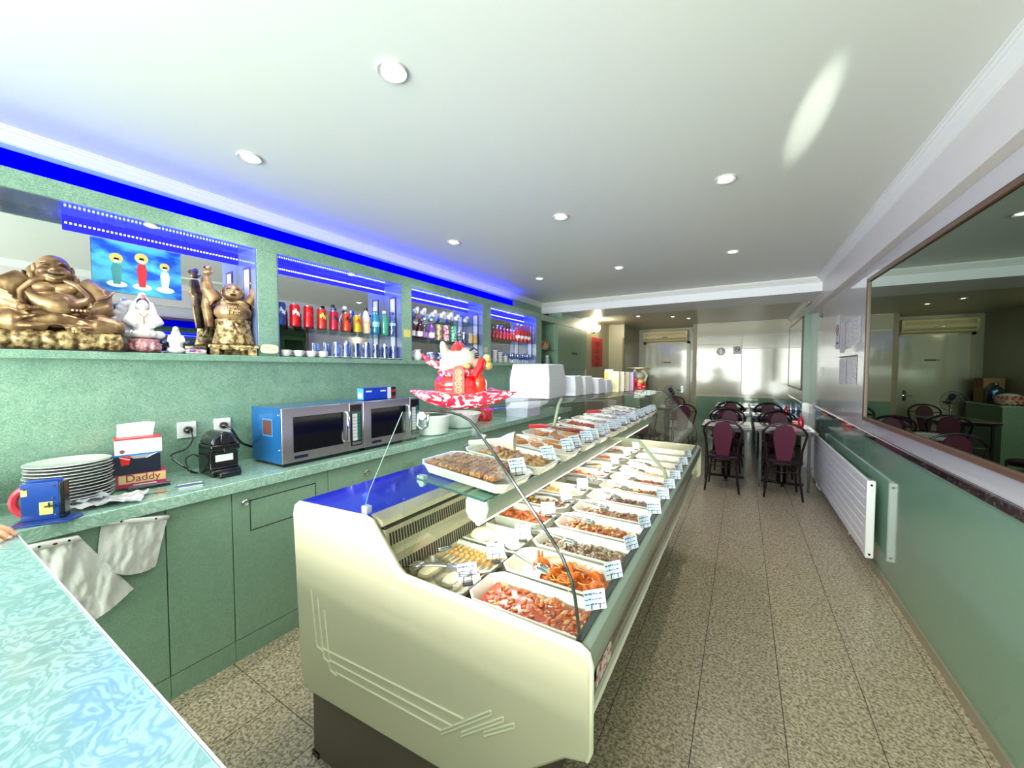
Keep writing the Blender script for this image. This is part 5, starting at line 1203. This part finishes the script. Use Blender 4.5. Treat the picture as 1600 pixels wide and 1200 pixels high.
t = T('soap_dispenser', 'dark soap dispenser bottle beside the chrome tap', 'soap dispenser', (-2.56, 4.85, WZ)); P('body', MB().lathe([(.035, 0), (.038, .01), (.036, .14), (.015, .17)], n=16), mat('dark_grey_glass', (54, 60, 62), rough=.15, coat=.5), t); P('pump', MB().tube([(0, 0, .17), (0, 0, .21), (.04, 0, .21)], .005, 6), m_wplast, t)
t = T('pinned_paper', 'white paper sheet pinned on the dark green backsplash below far niche', 'notice', (-2.648, 4.36, 1.265)); P('sheet', B(0, 0, 0, .002, .36, .225), mat('grey_paper', (196, 198, 196), rough=.6), t); P('pin', MB().cyl((.002, .17, .2), .008, .006, 10, 'x'), m_black, t)

# ================================================================== on top of the display case
def tz_(y): return 1.3835 - .0225 * (y - .83)
m_flor = mat('floral_fabric', (204, 18, 56), rough=.5, col2=(250, 226, 232), scale=42, detail=3, lo=.52, hi=.56, distort=1.2)
m_catw = mat('cat_white', (184, 180, 166), rough=.15, coat=.8); m_catr = mat('cat_red', (222, 16, 20), rough=.12, coat=1); m_goldp = mat('bright_gold', (226, 196, 120), rough=.2, metal=.5)
CX, CY = -.765, .96
t = T('floral_cushion', 'red cushion with white flowers under the large lucky cat figure', 'cushion', (CX, CY, tz_(CY)), R(52))
def cush(u, v, s):
    x, y = (u - .5) * .27, (v - .5) * .23; e = max(0, 1 - (abs(2 * u - 1) ** 2.6)) * max(0, 1 - (abs(2 * v - 1) ** 2.6)); cr = abs(2 * u - 1) * abs(2 * v - 1)
    x *= 1 + .12 * cr; y *= 1 + .14 * cr
    q = abs(2 * u - 1) ** 2
    return (x, y, .022 + .022 * q + .012 * cr ** 3 + s * .026 * e ** .5 * (1.0 if s > 0 else .8 + .2 * (1 - q)))
P('pad', MB().grid(lambda u, v: cush(u, v, 1), 18, 14).grid(lambda u, v: cush(u, v, -1), 18, 14), m_flor, t, sharp=0)
t = T('lucky_cat', 'large red and white beckoning lucky cat figure sitting on floral cushion', 'figurine', (CX - .015, CY + .02, tz_(CY) + .016), R(36)); t.scale = (.97, .97, .95)
P('body', MB().ell((0, 0, .058), (.088, .076, .052), None, 24, 16).ell((.0, 0, .030), (.090, .080, .030), None, 24, 12), m_catr, t, remesh=.005, smooth=2)
P('head', MB().ell((.004, 0, .142), (.060, .058, .042), None, 24, 16).ell((.046, 0, .130), (.032, .038, .026), None, 16, 10).ell((-.036, .0, .120), (.036, .050, .048), None, 16, 10).ell((-.050, -.020, .165), (.015, .020, .040), Matrix.Rotation(R(-14), 3, 'Y'), 12, 10), m_catw, t, remesh=.004, smooth=2)
for s in (-1, 1):
    P('ear', MB().lathe([(.020, 0), (.014, .018), (0, .036)], (-.012 if s < 0 else .0, s * .028, .170), 14, 'z', None), m_catr, t)
P('scarf', MB().lathe([(.070, .086), (.075, .092), (.074, .104), (.058, .110)], (.0, 0, 0), 24, cap=False), m_flor, t)
P('paw', MB().tube([(.045, -.062, .085), (.062, -.058, .115), (.070, -.045, .140)], [.016, .014, .013], 10), m_catr, t)
P('bell', MB().ell((.086, -.040, .145), .014, None, 14, 10).ell((.088, -.03, .122), .016, None, 14, 10), m_goldp, t)
P('tablet', MB().prism([(-.022, .030), (.016, .030), (.016, .104), (.010, .118), (-.002, .122), (-.016, .116), (-.022, .102)], 'y', -.088, -.070), m_catr, t, bev=.002)
for k in range(4):
    P('coin', MB().tube([(-.003 + .0085 * math.cos(a * PI / 8), -.0895, .044 + k * .0185 + .0085 * math.sin(a * PI / 8)) for a in range(16)], .0018, 6, True).box(-.006, -.0900, .041 + k * .0185, 0, -.0885, .0435 + k * .0185).box(-.006, -.0900, .0465 + k * .0185, 0, -.0885, .048 + k * .0185), m_goldp, t)
P('ribbon_tail', MB().tube([(-.052, -.01, .112), (-.085, -.01, .128), (-.108, -.008, .138), (-.125, -.005, .160)], [.014, .012, .010, .004], 10), m_flor, t)
mb = MB()
for k in range(3): mb.tube([(.046, -.052 + k * .004, .158 - k * .006), (.058, -.040 + k * .003, .162 - k * .007)], .0019, 5)
mb.tube([(.030, -.050, .170), (.045, -.046, .178), (.054, -.034, .172)], .003, 5); mb.tube([(.068, -.018, .150), (.072, -.008, .146), (.068, .002, .150)], .0026, 5)
P('face_paint', mb, m_black, t)
P('gold_knot', MB().ell((.02, -.056, .118), (.014, .008, .010)), m_goldp, t)
P('sack', MB().ell((.058, -.03, .06), (.026, .034, .036)), mat('cat_sack', (232, 60, 20), rough=.2, coat=.8), t)
# white stacked containers
m_foam = mat('white_foam', (204, 204, 214), rough=.35)
def cont(lx, ly, h): return MB().add(*(lambda a, b: ([(x * s * lx / 2, y * s * ly / 2, z) for s, z in ((1, 0), (1, h * .12), (.90, h)) for x, y in ((-1, -1), (1, -1), (1, 1), (-1, 1))], [(3, 2, 1, 0), (8, 9, 10, 11)] + [(i * 4 + k, i * 4 + (k + 1) % 4, (i + 1) * 4 + (k + 1) % 4, (i + 1) * 4 + k) for i in range(2) for k in range(4)]))(0, 0))
def cstack(x, y, n, lx, ly, h, dz, rz, lab, last):
    src = None
    for k in range(n):
        if src is None: o = cont(lx, ly, h).build('takeaway_container', m_foam, bev=.006); src = o
        else: o = src.copy(); COL.objects.link(o)
        tag(o, f'white upturned takeaway container in {lab}, ' + ('on top' if k == n - 1 else f'{ORD[k]} from the bottom'), 'container', 'takeaway containers on the case', loc=(x, y, tz_(y) + .001 + k * dz), rz=rz)
cstack(-.845, 1.66, 8, .20, .23, .085, .0105, R(4), 'the tall near stack', 1)
cstack(-.82, 1.94, 4, .15, .15, .07, .012, R(6), 'the second stack', 1)
cstack(-.82, 2.12, 4, .14, .14, .075, .010, R(0), 'the third stack', 1)
cstack(-.80, 2.30, 3, .13, .13, .075, .010, R(0), 'the fourth stack', 1)
cstack(-.80, 2.48, 3, .12, .12, .07, .008, R(0), 'the fifth stack beside the tea cartons', 1)
cols_ = [((230, 180, 60), (250, 236, 180), 'yellow and gold upright tea carton, nearest of the cartons'), ((170, 160, 200), (244, 242, 236), 'lilac and white upright tea carton, second'),
         ((232, 226, 200), (200, 190, 150), 'cream upright tea carton, third'), ((150, 100, 190), (210, 180, 226), 'purple upright tea carton beside the far lucky cat')]
for k, (a, b, lab) in enumerate(cols_):
    y = 2.74 + .14 * k
    t = T('tea_carton', lab, 'box', (-.80, y, tz_(y)), R(8), 'tea cartons on the display case')
    P('carton', B(-.05, -.05, 0, .05, .05, .145), mat('carton%d' % k, a, rough=.35, coat=.3), t, bev=.001); P('label', B(-.02, -.0508, .0, .05, -.0502, .145), mat('cartonl%d' % k, b, rough=.4), t)
    P('side_label', B(.0502, -.02, .02, .0508, .03, .12), mat('cartonl%d' % k, b), t)
t = T('small_lucky_cat', 'far lucky cat figure in red holding a flat gold dish overhead', 'figurine', (-.74, 3.30, tz_(3.3)), R(-60))
P('body', MB().ell((0, 0, .05), (.055, .055, .05)).ell((0, 0, .02), (.07, .06, .02)), m_catr, t, remesh=.006, smooth=1); P('head', MB().ell((0, 0, .118), (.038, .042, .034)).lathe([(.012, 0), (0, .024)], (0, .026, .145), 8).lathe([(.012, 0), (0, .024)], (0, -.026, .145), 8), m_catw, t)
P('arms', MB().tube([(0, .045, .07), (.01, .06, .12), (0, .03, .168)], .012, 8).tube([(0, -.045, .07), (.01, -.06, .12), (0, -.03, .168)], .012, 8), m_catw, t)
P('gold_dish', MB().lathe([(0, .172), (.075, .174), (.095, .182), (.095, .186), (0, .182)], n=24), m_goldp, t); P('bib', MB().ell((.045, 0, .07), (.014, .03, .02)), m_goldp, t)
t = T('straw_packet', 'small cream paper packet lying behind the tea cartons', 'packet', (-.90, 2.98, tz_(3.0)), R(20)); P('packet', B(-.03, -.06, 0, .03, .06, .165), mat('cream_pack', (240, 226, 206), rough=.5), t, bev=.004); P('red_label', B(.0302, -.05, .12, .031, .05, .15), mat('maroon_l', (120, 50, 60)), t)

# ================================================================== dining area
m_chair = mat('maroon_metal', (26, 5, 12), rough=.3, metal=.2, coat=.3); m_seat = mat('maroon_vinyl', (84, 8, 46), rough=.55, coat=0)
m_dark_l = mat('black_metal', (16, 14, 16), rough=.3, metal=.5); m_tab = mat('table_top_mauve', (168, 140, 146), rough=.14, coat=.8)
def hoop(w0, wt, z0, z1, y0, lean, n=12):
    pts = []
    for s in (0,):
        pts += [(-w0, y0, z0), (-w0 * 1.02, y0 - lean * .3, z0 + (z1 - z0) * .35), (-wt, y0 - lean * .7, z0 + (z1 - z0) * .70)]
        for k in range(n + 1):
            a = PI - PI * k / n; pts.append((wt * math.cos(a), y0 - lean * (.72 + .28 * math.sin(a)), z0 + (z1 - z0) * (.72 + .28 * math.sin(a))))
        pts += [(w0 * 1.02, y0 - lean * .3, z0 + (z1 - z0) * .35), (w0, y0, z0)]
    return pts
def mk_chair():
    t = T('dining_chair', 'maroon chair', 'chair')
    P('seat', MB().lathe([(.17, .395), (.20, .40), (.205, .42), (.18, .44), (0, .445)], (0, 0.02, 0), 28), mat('dark_maroon_seat', (40, 8, 26), rough=.5), t)
    P('seat_rim', MB().tube([(.20 * math.cos(a * PI / 14), .02 + .20 * math.sin(a * PI / 14), .398) for a in range(28)], .011, 6, True), m_chair, t)
    P('back_frame', MB().tube(hoop(.165, .205, .40, .885, -.17, .07), .0125, 8), m_chair, t)
    for yz in ((.205, -.225, .755), (.168, -.172, .43)): P('back_crossbar', MB().tube([(-yz[0], yz[1], yz[2]), yz], .007, 6), m_chair, t)
    q = [(-.070, .44), (-.090, .58), (-.108, .70), (-.108, .765), (-.080, .83), (-.040, .860), (0, .868), (.040, .860), (.080, .83), (.108, .765), (.108, .70), (.090, .58), (.070, .44)]
    bp = MB(); vs = []
    for dy in (-.012, .018):
        for x, z in q: vs.append((x, -.178 - (z - .5) * .17 + dy, z))
    n = len(q); bp.add(vs, [tuple(range(n)), tuple(range(2 * n - 1, n - 1, -1))] + [(i, (i + 1) % n, (i + 1) % n + n, i + n) for i in range(n)])
    P('backrest', bp, m_seat, t, bev=.006)
    for s in (-1, 1):
        P('leg', MB().tube([(s * .155, -.165, .40), (s * .150, -.175, .30), (s * .185, -.215, .0)], [.012, .012, .011], 8), m_chair, t)
        P('leg', MB().tube([(s * .140, .165, .40), (s * .145, .175, .25), (s * .165, .195, .0)], [.012, .012, .011], 8), m_chair, t)
    P('stretcher', MB().tube([(.135 * math.cos(a * PI / 12), .0 + .155 * math.sin(a * PI / 12), .30) for a in range(24)], .006, 6, True), m_chair, t)
    return t
ch = mk_chair(); first = True
CH = [(-.19, 5.50, 0, 'maroon padded dining chair nearest the display case, back turned to camera'),
      (.43, 5.56, 0, 'maroon padded dining chair nearest the radiator, back turned to camera'),
      (-.16, 6.58, 180, 'dining chair across the first left table, facing the camera'), (.46, 6.59, 180, 'dining chair across the first right table, facing the camera'),
      (-.22, 7.12, 0, 'dining chair before the second left table'), (.44, 7.14, 0, 'dining chair before the second right table'),
      (-.18, 8.06, 180, 'dining chair behind the second left table'), (.42, 8.06, 180, 'dining chair behind the second right table'),
      (-.20, 8.62, 0, 'dining chair of the last left table, back turned'), (.42, 8.62, 0, 'dining chair of the last right table, back turned'),
      (-.93, 7.55, 12, 'dining chair beside the door before the fan table'), (-1.30, 9.15, 180, 'dining chair behind the fan table near the door'), (-1.35, 6.7, 0, 'dining chair of the side table behind the display case')]
for x, y, rz, lab in CH:
    if first: ch.location = (x, y, 0.001); ch.rotation_euler = (0, 0, R(rz)); ch['label'] = lab; ch['group'] = 'maroon dining chairs'; first = False
    else: dup(ch, (x, y, .001), R(rz + rnd.uniform(-5, 5)), lab)
def mk_table(x0, x1, y0, y1, label, m=None):
    t = T('dining_table', label, 'table', ((x0 + x1) / 2, (y0 + y1) / 2, 0), 0, 'dining tables'); a, b = (x1 - x0) / 2, (y1 - y0) / 2
    P('tabletop', B(-a, -b, .725, a, b, .75), m or m_tab, t, bev=.004); P('edge_band', B(-a - .004, -b - .004, .722, a + .004, b + .004, .745), m_chair, t, bev=.002)
    P('column', MB().cyl((0, 0, .03), .055, .69, 14), m_dark_l, t)
    P('foot_cross', MB().tube([(-a * .75, 0, .02), (a * .75, 0, .02)], .018, 8).tube([(0, -b * .8, .02), (0, b * .8, .02)], .018, 8), m_dark_l, t)
    for s in (-1, 1): P('leg', B(s * (a - .06) - .014, -b + .05, .0, s * (a - .06) + .014, -b + .078, .722), mat('grey_metal_leg', (44, 46, 48), rough=.35, metal=.5), t)
    P('under_frame', B(-a * .9, -b * .85, .69, a * .9, b * .85, .722), m_dark_l, t)
mk_table(-.46, .12, 5.74, 6.42, 'first left dining table beyond the display case'); mk_table(.155, .775, 5.74, 6.42, 'first right dining table beside the radiator')
mk_table(-.46, .12, 7.32, 7.92, 'second left dining table'); mk_table(.155, .775, 7.32, 7.92, 'second right dining table')
mk_table(-.46, .12, 8.84, 9.34, 'last left dining table before back wall'); mk_table(.155, .775, 8.84, 9.34, 'last right dining table before back wall')
mk_table(-1.62, -.98, 7.95, 8.70, 'side table carrying the fan near the door')
k = 0
for (x, y, lab) in ((-.34, 5.92, 'near left'), (-.02, 5.92, 'near centre left'), (.27, 5.92, 'near centre right'), (.62, 5.90, 'near right'), (-.32, 6.24, 'far left of first row'), (.5, 6.26, 'far right of first row'),
                    (-.34, 7.50, 'left of second row'), (.02, 7.50, 'middle of second row'), (.30, 7.50, 'right middle of second row'), (.60, 7.5, 'right of second row'), (-.3, 8.85, 'left of last row'), (.5, 8.85, 'right of last row')):
    tag(B(-.11, -.075, 0, .11, .075, .0012).build('paper_placemat', m_paper), f'white paper placemat on the dining tables, {lab}', 'placemat', 'paper placemats', loc=(x, y, .7505))
def condi(x, y, z, c_, lab, h=.15):
    t = T('sauce_bottle', lab, 'bottle', (x, y, z), 0, 'sauce bottles on dining tables'); P('body', MB().lathe([(.028, 0), (.032, .01), (.032, h * .6), (.014, h * .85), (.010, h)], n=14), c_, t); P('nozzle', MB().lathe([(.009, h), (.003, h + .03)], n=10), c_, t)
condi(.655, 6.10, .752, m_red, 'red plastic sauce bottle on the first right table'); condi(.62, 7.60, .752, m_red, 'red plastic sauce bottle on the second right table')
condi(.70, 7.78, .752, m_cg, 'clear glass oil bottle on the second right table, left one', .20); condi(.76, 7.70, .752, m_cg, 'clear glass oil bottle on the second right table, right one', .20)
t = T('napkin_holder', 'red napkin holder beside sauce bottle on first right table', 'napkin holder', (.60, 6.12, .7505)); P('box', B(-.035, -.03, 0, .035, .03, .07), m_red, t, bev=.003); P('napkins', B(-.03, -.02, .02, .03, .02, .085), m_paper, t)
# fan
t = T('table_fan', 'black and chrome table fan standing on the side table by door', 'fan', (-1.22, 8.25, .7505), R(-105))
P('base', MB().lathe([(.10, 0), (.105, .012), (.03, .03)], n=24), m_dark_l, t); P('stem', MB().cyl((0, 0, .02), .016, .20, 12), m_chrome, t)
P('motor', MB().lathe([(.02, -.13), (.045, -.11), (.05, -.04), (.03, -.01)], (0, 0, .27), 18, 'x'), m_chrome, t)
mb = MB()
for k in range(14):
    a = k * 2 * PI / 14; mb.tube([(.015, .02 * math.cos(a), .27 + .02 * math.sin(a)), (.045, .09 * math.cos(a), .27 + .09 * math.sin(a)), (.02, .15 * math.cos(a), .27 + .15 * math.sin(a)), (-.01, .09 * math.cos(a), .27 + .09 * math.sin(a))], .0016, 5)
for r_, x_ in ((.15, .02), (.09, .045), (.045, .035)): mb.tube([(x_, r_ * math.cos(a * PI / 16), .27 + r_ * math.sin(a * PI / 16)) for a in range(32)], .003, 5, True)
P('guard', mb, m_dark_l, t)
for k in range(3): P('blade', MB().ell((.012, 0, .07), (.004, .04, .06), Matrix.Rotation(k * 2 * PI / 3, 3, 'X'), 10, 6), m_cg, t)
for b_ in [c for c in t.children if c.name.startswith('blade')]: b_.location = (0, 0, .27)
for i_, b_ in enumerate([c for c in t.children if c.name.startswith('blade')]):
    a = i_ * 2 * PI / 3; me = b_.data
# things seen only in the mirror: low counter with boxes on the left behind the case
t = T('waste_bag', 'dark bin bag standing between the low cabinet and back door', 'bag', (-2.10, 9.86, 0)); P('sack', MB().ell((0, 0, .5), (.14, .14, .5)).ell((0, 0, 1.02), (.08, .08, .1)), m_black, t, remesh=.02, smooth=3)
t = T('bread_basket', 'red patterned basket on the low cabinet by the back door', 'basket', (-2.08, 8.90, .951)); P('basket', MB().lathe([(.10, 0), (.14, .02), (.17, .14), (.165, .145), (.12, .02), (0, .015)], n=24), mat('red_weave', (180, 60, 50), rough=.5, col2=(230, 210, 190), scale=25), t); P('cloth', MB().ell((0, 0, .12), (.14, .14, .06)), m_paper, t, remesh=.02)
t = T('cardboard_box', 'brown cardboard box with red print on the low cabinet', 'box', (-2.10, 9.48, .951)); P('carton', B(-.12, -.14, 0, .12, .14, .40), mat('cardboard', (170, 130, 90), rough=.7), t); P('print', B(.1202, -.1, .25, .1212, .1, .36), mat('redprint', (160, 60, 50)), t)
t = T('water_jug', 'clear blue water container on the low cabinet', 'jug', (-2.05, 9.18, .951)); P('body', MB().lathe([(.09, 0), (.10, .02), (.10, .22), (.04, .28), (.03, .30)], n=20), m_bg, t); P('cap', MB().cyl((0, 0, .30), .035, .03, 14), m_blue, t)

# ================================================================== the hand resting on the service counter
t = T('person', 'hand of a person resting on the far corner of foreground counter', 'person', (-1.885, .150, .998), R(31))
m_skin = mat('skin', (214, 150, 112), rough=.45, col2=(232, 178, 140), scale=30, lo=.3, hi=.7, sss=1)
mb = MB()
# palm lies over the counter end, fingers bend over its edge towards the cabinets
mb.ell((-.06, -.005, .020), (.050, .042, .018)); mb.tube([(-.17, -.02, .026), (-.11, -.012, .025), (-.06, -.005, .022)], [.034, .029, .024], 12)
for k, (y, L_) in enumerate(((-.032, .070), (-.010, .080), (.012, .077), (.032, .062))):
    mb.tube([(-.04, y * .8, .022), (-.010 + L_ * .25, y, .030), (L_ * .55, y * 1.05, .020), (L_ * .80, y * 1.05, .002)], [.0115, .0105, .0095, .0075], 10)
mb.tube([(-.085, -.030, .018), (-.055, -.058, .016), (-.025, -.066, .012)], [.014, .012, .009], 10)
P('hand', mb, m_skin, t, remesh=.0028, smooth=3)
for k, (y, L_) in enumerate(((-.032, .070), (-.010, .080), (.012, .077), (.032, .062))):
    P('fingernail', MB().ell((L_ * .80 + .004, y * 1.05, .008), (.004, .0055, .006), None, 8, 6), mat('nail', (236, 190, 170), rough=.25), t)
P('forearm', MB().tube([(-.15, -.016, .026), (-.22, -.02, .03), (-.40, -.02, .05)], [.026, .030, .038], 14), m_skin, t)
P('sleeve', MB().tube([(-.36, -.02, .046), (-.40, -.02, .05), (-.62, -.02, .10)], [.050, .056, .065], 14), mat('dark_sleeve', (30, 34, 46), rough=.8), t)
